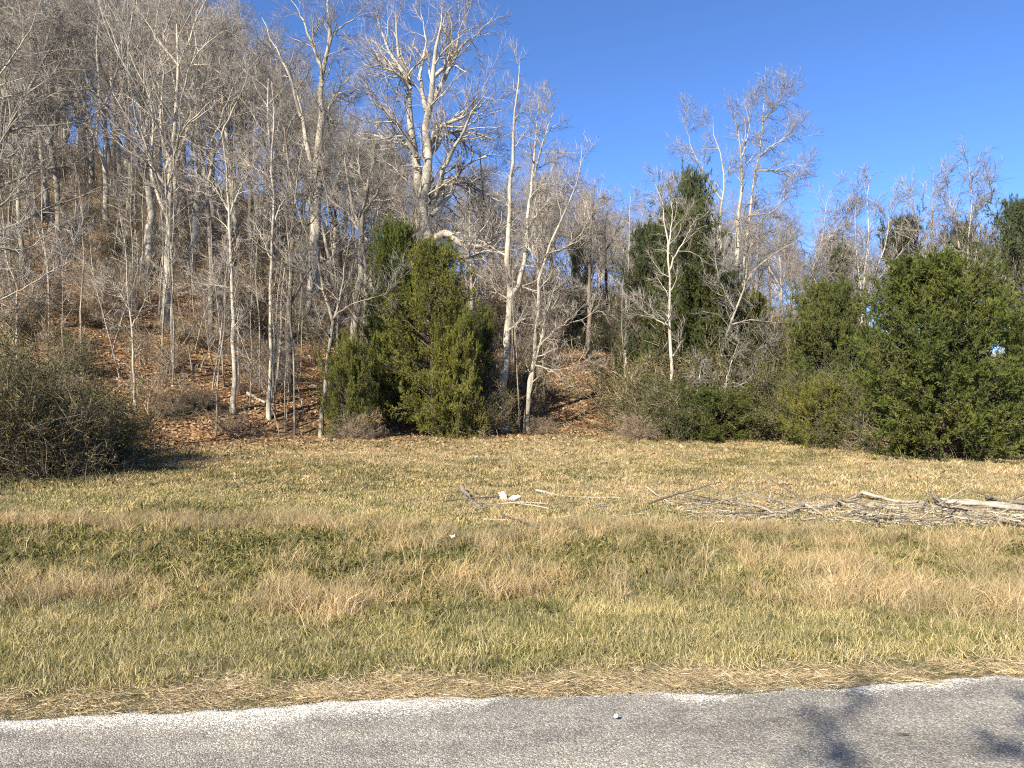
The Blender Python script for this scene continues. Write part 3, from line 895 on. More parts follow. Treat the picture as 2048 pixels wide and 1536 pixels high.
hero('bare_tree', 'tall airy bare tree with three stems, alone against the sky on the right', 40,
     [([(1470, 640), (1475, 480), (1483, 390), (1487, 315), (1478, 260), (1465, 220)], 15, 4, 0),
      ([(1482, 620), (1500, 430), (1514, 350), (1520, 300), (1530, 230), (1534, 175)], 10, 2, 0),
      ([(1438, 600), (1444, 430), (1450, 340), (1432, 270), (1428, 230)], 10, 2, 0)],
     [([(1516, 340), (1560, 340), (1600, 350), (1622, 340)], 4, 1, 0), ([(1522, 310), (1560, 280), (1605, 262)], 4, 1, 0),
      ([(1500, 430), (1550, 420), (1590, 370)], 4, 1, 0), ([(1530, 240), (1560, 200), (1575, 180)], 4, 1, 0), ([(1446, 400), (1400, 330), (1375, 260), (1360, 225)], 5, 1, 0),
      ([(1486, 310), (1500, 250), (1490, 200)], 4, 1, 0), ([(1440, 480), (1400, 420), (1355, 370)], 5, 1, 0)],
     M_PALE, l2=(11, 1.8), l3=(6, .9), l4=(5, .45), up=.08, seed=19, t2=.45)
hero('slender_tree', 'single white slender trunk in front of the tall green cedar by the path', 29,
     [([(1343, 735), (1340, 640), (1337, 550), (1338, 490), (1330, 430), (1320, 380), (1300, 340)], 9, 1.5, 0)],
     [([(1340, 540), (1352, 510), (1375, 470), (1395, 430)], 5, 1, 0), ([(1338, 500), (1345, 430), (1340, 370)], 4, 1, 0), ([(1336, 650), (1315, 640), (1275, 610)], 4, 1, 0)],
     M_PALE, l2=(9, 1.3), l3=(5, .7), l4=(4, .4), up=.08, seed=20)
hero('slender_tree', 'thin pale trunk standing left of the tall green cedar by the path', 35,
     [([(1252, 640), (1257, 520), (1260, 440), (1262, 390)], 6, 1.5, 0)], [],
     M_PALE, l2=(12, 1.3), l3=(6, .7), l4=(4, .4), up=.08, seed=21)
hero('slender_tree', 'pale sapling with a curved trunk above the clumpy dark green cedar', 31,
     [([(1618, 620), (1622, 560), (1638, 500), (1650, 450), (1655, 400), (1662, 380)], 7, 1.4, 0)], [([(1622, 575), (1645, 550), (1665, 530)], 3, 1, 0), ([(1640, 500), (1680, 450), (1695, 420)], 3, 1, 0)],
     M_PALE, l2=(12, 1.4), l3=(6, .75), l4=(4, .4), up=.1, seed=22, t2=.45)
hero('bare_tree', 'vase-shaped cluster of pale stems against the sky gap between two right-hand cedars', 30,
     [([(1728, 650), (1732, 560), (1738, 480), (1738, 420), (1742, 360)], 9, 1.5, 0),
      ([(1724, 650), (1745, 560), (1775, 480), (1785, 400)], 6, 1.5, 0),
      ([(1730, 650), (1722, 560), (1712, 480), (1715, 400)], 5, 1.2, 0)],
     [([(1740, 580), (1790, 520), (1830, 470)], 3, 1, 0)],
     M_PALE, l2=(11, 1.3), l3=(6, .7), l4=(4, .4), up=.12, seed=23, a2=(20, 45), t2=.45)
hero('bare_tree', 'slim grey bare tree between the spired dark cedar and the fan-topped tree', 29,
     [([(1874, 600), (1872, 530), (1868, 460), (1866, 400), (1870, 345)], 7, 1.4, 0), ([(1870, 600), (1850, 500), (1835, 430), (1830, 380)], 4, 1.2, 0), ([(1876, 600), (1890, 500), (1905, 420)], 4, 1.2, 0)],
     [], M_GREY, l2=(12, 1.2), l3=(6, .7), l4=(4, .4), up=.12, seed=24, a2=(20, 45), t2=.45)
hero('bare_tree', 'fan-topped bare tree with pale paired stems behind the big round cedar', 28,
     [([(1935, 600), (1940, 500), (1945, 420), (1945, 350), (1942, 325)], 7, 1.4, 0), ([(1948, 600), (1955, 500), (1968, 420), (1985, 350)], 6, 1.4, 0),
      ([(1968, 600), (2000, 510), (2020, 440)], 4, 1.2, 0), ([(1932, 600), (1922, 500), (1905, 420), (1900, 370)], 5, 1.2, 0)],
     [], M_PALE, l2=(13, 1.3), l3=(6, .75), l4=(4, .4), up=.12, seed=25, a2=(20, 45), t2=.45)
hero('bare_tree', 'nearby bare tree at the left edge with long pale branches drooping into view', 20,
     [([(-60, 940), (-55, 700), (-40, 500), (-45, 350), (-60, 200)], 16, 5, 0), ([(32, 800), (33, 690), (32, 580), (14, 530), (0, 440)], 6, 2, 2)],
     [([(-50, 620), (20, 590), (70, 560), (140, 520)], 5, 1.3, 0), ([(-45, 480), (30, 500), (75, 480), (135, 425)], 5, 1.3, 1), ([(-45, 430), (10, 400), (60, 340), (120, 290)], 5, 1.3, 0),
      ([(-45, 350), (10, 260), (60, 200), (130, 170)], 5, 1.3, 1), ([(-55, 250), (0, 140), (50, 60), (80, -20)], 6, 1.3, 0)],
     M_PALE, l2=(9, 1.3), l3=(6, .7), l4=(5, .4), up=.01, seed=26)

hero('bare_tree', 'crooked dead-looking tree leaning right with many whippy branches, in the right-hand thicket', 29,
     [([(1440, 760), (1452, 680), (1475, 610), (1505, 545), (1560, 500), (1615, 468)], 9, 1.5, 0)],
     [([(1462, 650), (1500, 640), (1560, 645), (1610, 640)], 4, 1, 0), ([(1490, 570), (1500, 500), (1530, 440)], 4, 1, 0), ([(1470, 620), (1440, 560), (1430, 500)], 4, 1, 0),
      ([(1455, 680), (1500, 700), (1540, 690)], 4, 1, -1)],
     M_GREY, l2=(11, 1.3), l3=(6, .8), l4=(4, .4), up=.06, seed=27)
hero('slender_tree', 'small pale crooked sapling with dead forks, low in the right-hand thicket', 27.5,
     [([(1455, 830), (1452, 770), (1462, 730), (1475, 690)], 6, 1.5, 0), ([(1390, 830), (1396, 770), (1405, 720)], 5, 1.2, 0)],
     [([(1452, 775), (1480, 770), (1510, 745)], 3, 1, 0), ([(1455, 790), (1430, 770), (1410, 760)], 3, 1, 0)],
     M_PALE, l2=(8, .9), l3=(5, .5), l4=(3, .3), seed=28)

LAND = [(-60, 'the left-edge thicket'), (205, 'the straight pale-barked tree'), (292, 'the crooked dark-limbed tree'), (385, 'the pale leaning trunk'),
        (465, 'the knobby slender tree'), (541, 'the whitish slender tree'), (628, 'the tall sycamore'), (722, 'the twin-trunked tree'), (850, 'the huge oak'),
        (962, 'the narrow grey tree'), (1020, 'the mid-height forked tree'), (1100, 'the whippy leaning tree'), (1178, 'the woodland path'), (1255, 'the thin path-side trunk'),
        (1340, 'the white slender trunk'), (1385, 'the spired cedar'), (1480, 'the airy three-stemmed tree'), (1560, 'the brush gap'), (1640, 'the curved sapling'),
        (1735, 'the vase-shaped stems'), (1812, 'the spired dark cedar'), (1870, 'the slim grey tree'), (1945, 'the fan-topped tree'), (2060, 'the right-edge cedar')]
def whereabouts(px, dist):
    d, nm = min((abs(px - a), b) for a, b in LAND)
    a = [a for a, b in LAND if b == nm][0]
    side = 'straight behind' if abs(px - a) < 14 else 'left of' if px < a else 'right of'
    band = 'at the wood edge' if dist < 9 else 'low on the slope' if dist < 22 else 'halfway up' if dist < 40 else 'high up' if dist < 60 else 'on the skyline'
    return band + ', ' + side + ' ' + nm
USED = {}
def pick_label(words, tail):
    for w_ in words:
        l = w_ + ' ' + tail
        if l not in USED:
            break
    USED[l] = USED.get(l, 0) + 1
    return l

# the crowd on the hillside
def crowd():
    r = np.random.default_rng(5)
    placed = []
    specs = []
    tries = 0
    while len(specs) < 268 and tries < 20000:
        tries += 1
        Y = r.uniform(30, 118) if r.random() < .8 else r.uniform(70, 100)
        u = r.uniform(-.80, .80)
        if u < -.05 and r.random() < .6: Y = r.uniform(27, 72)
        X = u * Y
        if Y < foot_y(X) + 2.5: continue
        # thinner on the right, where sky shows low
        px = 1024 + u * F_PX
        pk = np.interp(px, [0, 700, 1000, 1200, 1400, 1900, 2048], [1, 1, .85, .8, .75, .4, .5])
        if r.random() > pk: continue
        if 1110 < px < 1230 and Y < 50: continue
        if any((X - a) ** 2 + (Y - b) ** 2 < 5.5 for a, b in placed): continue
        if Y < 45 and any(abs(px - 1024 - a / b * F_PX) < 22 for a, b in HERO_X): continue
        if any((X - a) ** 2 + (Y - b) ** 2 < 4 for a, b in HERO_X): continue
        placed.append((X, Y)); specs.append((X, Y, px))
    kinds = {0: 'pale-barked bare tree', 1: 'grey spreading bare tree', 2: 'grey tall bare tree', 3: 'pale pole-like bare tree', 4: 'brown spreading bare tree',
             5: 'grey pole-like bare tree', 6: 'pale spreading bare tree', 7: 'brown tall bare tree'}
    firsts = {}
    for X, Y, px in specs:
        k = int(r.integers(0, 8))
        # treetop silhouette falls from left to right
        ztop = CAM_H - (np.interp(px, [-200, 0, 300, 480, 560, 720, 900, 1080, 1180, 1300, 1420, 1560, 1700, 2048, 2300],
                                  [-190, -160, -120, -50, 50, 215, 310, 290, 360, 385, 350, 400, 425, 415, 410]) + r.uniform(0, 90) - HOR) / F_PX * Y
        z = float(gh(X, Y))
        H = min(max(ztop - z, 6.0), 22.5)
        tail = whereabouts(px, Y - float(foot_y(X)))
        order = [k] + [q for q in range(8) if q != k]
        for q in order:
            if kinds[q] + ' ' + tail not in USED:
                k = q; break
        zone = ('on the left hillside' if px < 420 else 'on the slope between the left trees and the huge oak' if px < 800 else
                'behind the huge oak and the woodland path' if px < 1250 else 'on the low ridge beyond the right-hand cedars')
        lab = pick_label([kinds[k]], tail)
        s = H / spec[k][0]
        if k not in firsts:
            e = make_tree('bare_tree', protos[k], (X, Y, z - .15), r.uniform(0, 6.28), s, lab, 'tree', 'bare trees crowding the wooded hill')
            firsts[k] = e
        else:
            e = copy_tree(firsts[k])
            e.location = (X, Y, z - .15); e.rotation_euler = (0, 0, r.uniform(0, 6.28)); e.scale = (s * .9, s * .9, s)
            e['label'] = lab; e['group'] = 'bare trees crowding the wooded hill'
    print('crowd', len(specs))
crowd()

# ------------------------------------------------------------------ evergreens
def foliage_blades(P, per, size, wid, r, spread=.7):
    """narrow leaf sprays spread along little twigs: triangles"""
    N, K, _ = P.shape
    n = N * per
    par = np.repeat(np.arange(N), per)
    t = r.random(n) ** .8 * (K - 1)
    i = np.clip(t.astype(int), 0, K - 2); u = (t - i)[:, None]
    c = P[par, i] * (1 - u) + P[par, i + 1] * u
    T = unit(P[par, i + 1] - P[par, i])
    D = unit(T + r.normal(size=(n, 3)) * spread + np.array([0, 0, .25]))
    side = unit(np.cross(D, unit(r.normal(size=(n, 3)))))
    L = size * r.uniform(.6, 1.3, n)[:, None]; w_ = wid * r.uniform(.7, 1.3, n)[:, None]
    V = np.stack([c - side * w_ * .5 + D * L * .3, c - D * L * .1, c + side * w_ * .5 + D * L * .4, c + D * L], 1).reshape(-1, 3)
    o = (np.arange(n) * 4)[:, None]
    F = np.concatenate([o + np.array([[0, 1, 2]]), o + np.array([[0, 2, 3]])])
    tone = np.repeat(np.clip(.25 + .5 * r.random(N)[par] + .25 * r.random(n), 0, 1), 4)
    return V, F, tone

def cedar_proto(H, W, prof, seed, n1=150, n2=9, n3=6, per=3, size=.11, wid=.035, zlo=.02, lumpy=.35, fol=M_OLIVE, angle=(48, 80)):
    r = np.random.default_rng(seed)
    P0 = wobble_line(H * .97, 14, .03, .02, r)
    R0 = (.018 * H * (1 - .93 * np.linspace(0, 1, 14)) ** .8)[None, :]
    R0 = flare(P0, R0)
    ph = r.uniform(0, 6.28, 6)
    def ln(t, p):
        u = (t - zlo) / (1 - zlo)
        base = np.interp(u, *prof) * W * .5
        return base
    # branches
    M = n1
    t = zlo + (1 - zlo) * (np.arange(M) + r.random(M)) / M
    az = np.arange(M) * 2.399 + r.normal(0, .4, M)
    f = t * 13; i = np.clip(f.astype(int), 0, 12); u = (f - i)[:, None]
    p0 = P0[0, i] * (1 - u) + P0[0, i + 1] * u
    lump = 1 + lumpy * (np.sin(az * 2 + ph[0] + t * 9) * .5 + np.sin(az * 3 - t * 15 + ph[1]) * .5 + r.normal(0, .55, M))
    L = np.maximum(ln(t, p0), .10 * H * (1 - .80 * t)) * np.clip(lump, .4, 1.7)
    el = np.radians(r.uniform(-4, 26, M) + np.clip(t - .25, 0, 1) ** 1.3 * 68)
    D = np.stack([np.cos(az) * np.cos(el), np.sin(az) * np.cos(el), np.sin(el)], -1)
    P1 = np.empty((M, 8, 3)); P1[:, 0] = p0
    for j in range(1, 8):
        D = unit(D + r.normal(size=(M, 3)) * .09 + np.array([0, 0, .045]))
        P1[:, j] = P1[:, j - 1] + D * (L / 7)[:, None]
    R1 = np.maximum((.006 + .010 * L)[:, None] * (1 - .8 * np.linspace(0, 1, 8))[None, :], .003)
    P2, R2 = grow(P1, R1, n2, .30, 1, (24, 58), .18 * W * .5 + .15, 4, .10, .06, rs=.6, rmin=.004, fall=.40, r=r, planar=.6)
    P3, R3 = grow(P2, R2, n3, .1, 1, (20, 50), .17, 3, .12, .09, rs=.6, rmin=.003, fall=.2, r=r)
    tm = twig_mesh('trunk', [(P0, R0, 8, 0)], [M_BROWN])
    bm_ = twig_mesh('branches', [(P1[:, ::2].copy(), R1[:, ::2].copy(), 3, 0), (P2[:, [0, -1]], R2[:, [0, -1]], 3, 0)], [M_BROWN])
    V, F, tone = foliage_blades(P3, per + 3, size * 1.05, wid * .72, r, .5)
    cm = new_mesh('crown', V, F, False, attr=tone, mats=[fol])
    return [('trunk', tm), ('branches', bm_), ('crown', cm)]

P_CONE = ([0, .06, .2, .5, .8, 1], [.55, .85, 1.0, .75, .38, .05])
P_DOME = ([0, .08, .3, .6, .85, 1], [.80, .98, 1.0, .95, .72, .3])
P_COL = ([0, .1, .35, .7, .88, 1], [.60, .85, 1.0, .97, .72, .25])
P_OPEN = ([0, .25, .45, .7, .9, 1], [.25, .6, 1.0, .75, .35, .06])
CED = dict(
    cone=(7.0, 4.6, cedar_proto(7.0, 4.6, P_COL, 31, n1=210, n2=10, n3=7, per=4, fol=M_OLIVE)),
    dome=(6.2, 6.0, cedar_proto(6.2, 6.0, P_DOME, 32, n1=320, n2=12, n3=7, per=4, size=.12, wid=.04, fol=M_GREEN, lumpy=.22)),
    low=(2.6, 4.0, cedar_proto(2.6, 4.0, P_DOME, 33, n1=130, n2=11, n3=7, per=4, size=.10, wid=.032, fol=M_OLIVE, lumpy=.4)),
    spire=(8.0, 4.2, cedar_proto(8.0, 4.2, P_CONE, 34, n1=190, n2=9, n3=6, per=4, size=.13, wid=.04, fol=M_DEEP, lumpy=.5)),
    open=(7.5, 5.2, cedar_proto(7.5, 5.2, P_OPEN, 35, n1=130, n2=9, n3=6, per=4, size=.14, wid=.04, fol=M_DEEP, lumpy=.6, zlo=.15)),
)
firstC = {}
def cedar(kind, px, Y, top, wpx, label, group=None, fol=None, rz=None, base=None, name='cedar_tree', cat='tree'):
    """top and width as seen from the camera fix the real size at distance Y"""
    H0, W0, parts = CED[kind]
    X, _, z = gpos(px, Y)
    H = (CAM_H - (top - HOR) / F_PX * Y) - z
    W = wpx / F_PX * Y / 1.18
    if kind not in firstC:
        e = make_tree(name, parts, (X, Y, z - .1), 0, 1, label, cat, group); firstC[kind] = e
    else:
        e = copy_tree(firstC[kind]); e.name = name
        e['label'] = label; e['category'] = cat
        if group: e['group'] = group
        elif 'group' in e: del e['group']
    e.location = (X, Y, z - (.22 if Y < 25 else .1))
    e.rotation_euler = (0, 0, rng.uniform(0, 6.28) if rz is None else rz)
    e.scale = (W / W0, W / W0, H / H0)
    for ch in e.children:
        if ch.name.startswith('crown') and fol is not None:
            ch.material_slots[0].link = 'OBJECT'
            ch.material_slots[0].material = fol
    HERO_X.append((X, Y))
    return e

cedar('cone', 868, 29.5, 508, 225, 'olive-green cedar in front of the huge oak, the taller of the two joined crowns', fol=M_OLIVE)
cedar('dome', 790, 30.8, 497, 165, 'darker green cedar crown joined to the left side of the olive cedar', fol=M_GREEN)
cedar('low', 915, 29, 690, 125, 'low olive cedar spread under the right side of the tall olive cedar', fol=M_OLIVE)
cedar('low', 695, 28, 728, 125, 'low yellowish-green cedar bush with a crooked dark stem, beside the olive cedar', fol=M_OLIVE, name='cedar_bush', cat='bush')
cedar('open', 548, 50, 390, 150, 'dark green pine half hidden among trunks on the left hillside', fol=M_GREEN, name='pine_tree')
cedar('open', 785, 58, 318, 90, 'distant dark evergreen peeping over the trees left of the oak trunk', fol=M_DEEP, name='pine_tree')
cedar('open', 1382, 36, 358, 165, 'tallest right-hand cedar, its narrow spire standing over the crown', fol=M_DEEP)
cedar('cone', 1365, 34, 440, 225, 'broad dark green cedar just below the tall narrow spire', fol=M_MID)
cedar('cone', 1285, 35, 482, 150, 'dark green cedar shoulder nearest the woodland path', fol=M_DEEP)
cedar('dome', 1405, 31.5, 575, 260, 'dull green cedar filling the middle of the right-hand thicket', fol=M_MID)
cedar('cone', 1510, 31, 610, 130, 'brownish-green cedar tangled with bare branches in the right-hand thicket', fol=M_OLIVE)
cedar('dome', 1655, 26.5, 603, 225, 'clumpy round-topped dark green cedar below the curved pale sapling', fol=M_MID)
cedar('cone', 1740, 27.5, 668, 110, 'lower green cedar squeezed between the clumpy cedar and the big round cedar', fol=M_OLIVE)
cedar('open', 1680, 37, 508, 130, 'dark layered cedar behind the clumpy round-topped cedar', fol=M_DEEP)
cedar('open', 1812, 31, 445, 175, 'dark blue-green spired cedar against the sky, left of the big round cedar', fol=M_DEEP)
cedar('open', 1930, 31, 455, 140, 'dark cedar behind the fan-topped bare tree', fol=M_DEEP)
cedar('dome', 1885, 19.8, 553, 395, 'largest and brightest green cedar, a big round crown reaching the ground', fol=M_GREEN)
cedar('open', 2045, 26, 415, 250, 'dark cedar cut off by the right edge of the view', fol=M_DEEP)
cedar('cone', 2050, 20.5, 640, 150, 'green cedar at the right edge, in front of the dark one', fol=M_GREEN)
cedar('cone', 2150, 22, 480, 200, 'dark cedar standing just past the right edge of the view', fol=M_DEEP)
cedar('low', 1435, 27, 800, 235, 'low bright green cedar bush at the meadow edge below the right-hand thicket', fol=M_GREEN, name='cedar_bush', cat='bush')
cedar('low', 1640, 24.5, 790, 180, 'low green cedar bush under the clumpy round-topped cedar', fol=M_OLIVE, name='cedar_bush', cat='bush')
cedar('open', 1160, 52, 470, 90, 'dark evergreen half hidden behind bare trees above the woodland path', fol=M_DEEP)
cedar('cone', 640, 44, 600, 90, 'green evergreen half hidden low behind the pale sycamore trunk', fol=M_OLIVE)
cedar('cone', 968, 36, 620, 75, 'thin olive evergreen behind the mid-height forked tree', fol=M_OLIVE)
cedar('open', 15, 62, 210, 100, 'dark evergreen high on the left hillside at the edge of view', fol=M_DEEP, name='pine_tree')

# ------------------------------------------------------------------ shrubs and brush
def shrub_mesh(seed, n1, H, spread, n2, n3, leaf=0, leafm=None, lsize=.05, arch=.0, twm=M_BRUSH, n4=0, r1=.012):
    r = np.random.default_rng(seed)
    M = n1
    az = r.uniform(0, 6.28, M); el = np.radians(r.uniform(90 - spread, 88, M))
    D = np.stack([np.cos(az) * np.cos(el), np.sin(az) * np.cos(el), np.sin(el)], -1)
    L = H * r.uniform(.55, 1.15, M)
    P1 = np.empty((M, 8, 3)); P1[:, 0] = np.stack([r.normal(0, .12 * H, M), r.normal(0, .12 * H, M), np.full(M, -.1)], -1)
    for j in range(1, 8):
        D = unit(D + r.normal(size=(M, 3)) * .12 + np.array([0, 0, -arch]))
        P1[:, j] = P1[:, j - 1] + D * (L / 7)[:, None]
    R1 = (r1 * r.uniform(.6, 1.3, M))[:, None] * (1 - .7 * np.linspace(0, 1, 8))[None, :]
    P2, R2 = grow(P1, R1, n2, .15, 1, (25, 65), .42 * H, 5, .16, .03, rs=.6, rmin=.005, fall=.5, r=r)
    P3, R3 = grow(P2, R2, n3 * (1 if n4 else 1.6), .1, 1, (25, 60), .20 * H + .08, 3 if n4 else 2, .18, .02, rs=.6, rmin=.005, fall=.3, r=r)
    lv = [(P1, R1, 4, 0), (P2, R2, 3, 0), (P3, R3, 3, 0)]
    if n4:
        P4, R4 = grow(P3, R3, n4 * 2, .1, 1, (25, 60), .2, 2, .18, .02, rs=.6, rmin=.0045, r=r)
        lv.append((P4, R4, 3, 0))
    st = twig_mesh('stems', lv, [twm])
    parts = [('stems', st)]
    if leaf:
        V, F, tone = foliage_blades(P3 if not n4 else P4, leaf, lsize, lsize * .5, r, 1.0)
        parts.append(('foliage', new_mesh('foliage', V, F, False, attr=tone, mats=[leafm])))
    return parts

SH = dict(
    olive=shrub_mesh(51, 40, 2.2, 62, 7, 6, 4, M_OLIVEBR, .055, .05),
    grey=shrub_mesh(52, 55, 1.6, 75, 7, 6, 0, None, .05, .06, n4=2),
    green=shrub_mesh(53, 45, 2.2, 65, 8, 7, 6, M_PRIV, .055, .05, twm=M_DTWIG),
    thicket=shrub_mesh(54, 70, 3.0, 70, 8, 7, 3, M_OLIVEBR, .06, .09, twm=M_DTWIG),
)
firstS = {}
def shrub(kind, px, Y, sc, label, group=None, name='shrub', sz=1.0):
    X, _, z = gpos(px, Y)
    if kind not in firstS:
        e = make_tree(name, SH[kind], (X, Y, z), 0, 1, label, 'bush', group); firstS[kind] = e
    else:
        e = copy_tree(firstS[kind]); e.name = name; e['label'] = label
        if group: e['group'] = group
        elif 'group' in e: del e['group']
    e.location = (X, Y, z); e.rotation_euler = (0, 0, rng.uniform(0, 6.28)); e.scale = (sc, sc, sc * sz)
    return e
shrub('thicket', 45, 16.2, .85, 'dark tangled thicket of arching stems at the left edge, nearest the meadow')
shrub('thicket', 130, 17.5, .75, 'smaller tangled bush on the right flank of the left-edge thicket', sz=.9)
shrub('thicket', -70, 15.5, 1.05, 'tall tangled bush at the very left edge of the view')
shrub('green', 10, 18.5, 1.25, 'green leafy shrub rising behind the left-edge thicket')
shrub('green', 110, 20, .9, 'green leafy shrub on the bank behind the smaller tangled bush')
shrub('green', 1325, 28.5, 1.0, 'grey-green shrub at the right side of the woodland path')
shrub('green', 1350, 27.5, .85, 'dusty green shrub between the path-side shrub and the low bright cedar bush')
shrub('grey', 1275, 27, .6, 'grey twiggy bush at the meadow edge, right of the path mouth')
shrub('grey', 1085, 31, .5, 'grey twiggy bush on the left side of the path mouth')
shrub('green', 1560, 26.5, 1.05, 'grey-green shrub left of the clumpy round-topped cedar')
shrub('green', 1720, 24, 1.05, 'dusty green shrub between the clumpy cedar and the big round cedar')
shrub('grey', 1790, 21.5, .85, 'pale grey bare bush against the foot of the big round cedar')
shrub('olive', 1480, 28.5, 1.3, 'olive brush tangled with pale dead branches in the right-hand thicket')
shrub('olive', 1340, 29.5, 1.4, 'olive brush around the foot of the white slender trunk')
shrub('olive', 1055, 37, 1.0, 'olive brush halfway up beside the woodland path')
shrub('grey', 715, 27.5, .7, 'grey brush at the foot of the low yellowish cedar bush')
shrub('grey', 395, 27.5, .55, 'grey brush on the leaf-covered bank below the straight grey tree')
shrub('grey', 330, 26.5, .5, 'grey brush on the bank right of the thin leaning sapling')
shrub('olive', 975, 30, .9, 'olive brush between the low olive cedar and the forked grey tree')
shrub('olive', 1560, 29, 1.4, 'olive twiggy brush left behind the clumpy round-topped cedar')

shrub('olive', 1575, 32, 2.0, 'tall brown and olive brush filling the gap left of the clumpy cedar')
shrub('olive', 1540, 34, 2.2, 'tallest olive brush behind the leaning whippy tree')
shrub('olive', 1465, 29.5, 1.7, 'olive brush around the foot of the leaning whippy tree')
shrub('green', 1395, 28.5, 1.5, 'green leafy shrub right of the white slender trunk')
shrub('olive', 1300, 31, 1.7, 'olive brush left of the white slender trunk')
shrub('green', 1600, 28, 1.5, 'tall green shrub pressed against the clumpy cedar on its left')
shrub('green', 1262, 38, 1.3, 'green shrub at the upper right side of the woodland path')
shrub('green', 1185, 50, 1.0, 'small green shrub closing off the top of the woodland path')
shrub('green', 1650, 24.8, .9, 'green shrub in front of the low cedar bush under the clumpy cedar')

shrub('grey', 95, 15.8, .95, 'pale arching twigs spilling out of the front of the left-edge thicket')
shrub('olive', 185, 18.5, 1.0, 'low olive bush where the left thicket meets the leaf litter')
shrub('olive', 235, 21.5, .5, 'small brown-olive bush in the shade right of the left thicket')

# saplings: countable thin poles near the wood's edge
def sapling_proto(H, seed):
    r = np.random.default_rng(seed)
    P0 = wobble_line(H, 12, .16, .07, r)
    R0 = (.0052 * H * (1 - .8 * np.linspace(0, 1, 12)))[None, :]
    P1, R1 = grow(P0, R0, 14, .35, .98, (30, 60), H * .15, 6, .16, .06, rs=.5, rmin=.006, fall=.5, r=r)
    P2, R2 = grow(P1, R1, 6, .15, 1, (25, 60), .5, 4, .2, .04, rs=.6, rmin=.0045, r=r)
    P3, R3 = grow(P2, R2, 5, .15, 1, (25, 60), .28, 2, .2, .04, rs=.6, rmin=.0055, r=r)
    return [('trunk', twig_mesh('trunk', [(P0, R0, 6, 0)], [M_PALE if seed % 3 == 1 else M_GREY])),
            ('crown', twig_mesh('crown', [(P1, R1, 3, 0), (P2, R2, 3, 0), (P3, R3, 3, 0)], [M_TWIG]))]
def saplings():
    r = np.random.default_rng(9)
    SP = [(h, sapling_proto(h, 70 + i)) for i, h in enumerate((5.5, 7, 9.0, 4.0))]
    first = {}
    n = 0
    fixed = [(500, 29), (560, 27.5), (572, 28.5), (590, 28), (607, 29.5), (520, 30), (690, 30), (345, 29), (322, 30), (240, 28), (165, 28), (400, 31), (435, 30), (940, 31), (1040, 31), (1245, 34)]
    while n < 190:
        if n < len(fixed):
            px, Y = fixed[n]; X = (px - 1024) / F_PX * Y
        else:
            Y = r.uniform(26, 60); px = r.uniform(-100, 2150); X = (px - 1024) / F_PX * Y
            if Y < foot_y(X) + 1.0: continue
            if px > 1240 and r.random() < .6: continue
            if px > 700 and r.random() < .35: continue
            if 1105 < px < 1230 and Y < 52: continue
        k = int(r.integers(0, 4))
        z = float(gh(X, Y)) - .05
        side = 'left of the low olive cedar' if px < 640 else 'around the olive cedar and path' if px < 1240 else 'among the right-hand thicket'
        s = r.uniform(.7, 1.25)
        hgt = (5.5, 7, 9.0, 4.0)[k] * s
        wd_ = ['short', 'low'] if hgt < 5 else ['middling', 'knee-bent'] if hgt < 7.5 else ['tall', 'lanky']
        wd_ = wd_[:1]
        lab = pick_label([w_ + b_ for w_ in wd_ for b_ in (' bare sapling', )], whereabouts(px, Y - float(foot_y(X))))
        if k not in first:
            e = make_tree('sapling', SP[k][1], (X, Y, z), 0, 1, lab, 'tree', 'saplings among the bigger trees'); first[k] = e
        else:
            e = copy_tree(first[k]); e['label'] = lab; e['group'] = 'saplings among the bigger trees'
        e.location = (X, Y, z)
        e.rotation_euler = (r.normal(0, .05), r.normal(0, .05), r.uniform(0, 6.28)); e.scale = (s,) * 3
        n += 1
saplings()

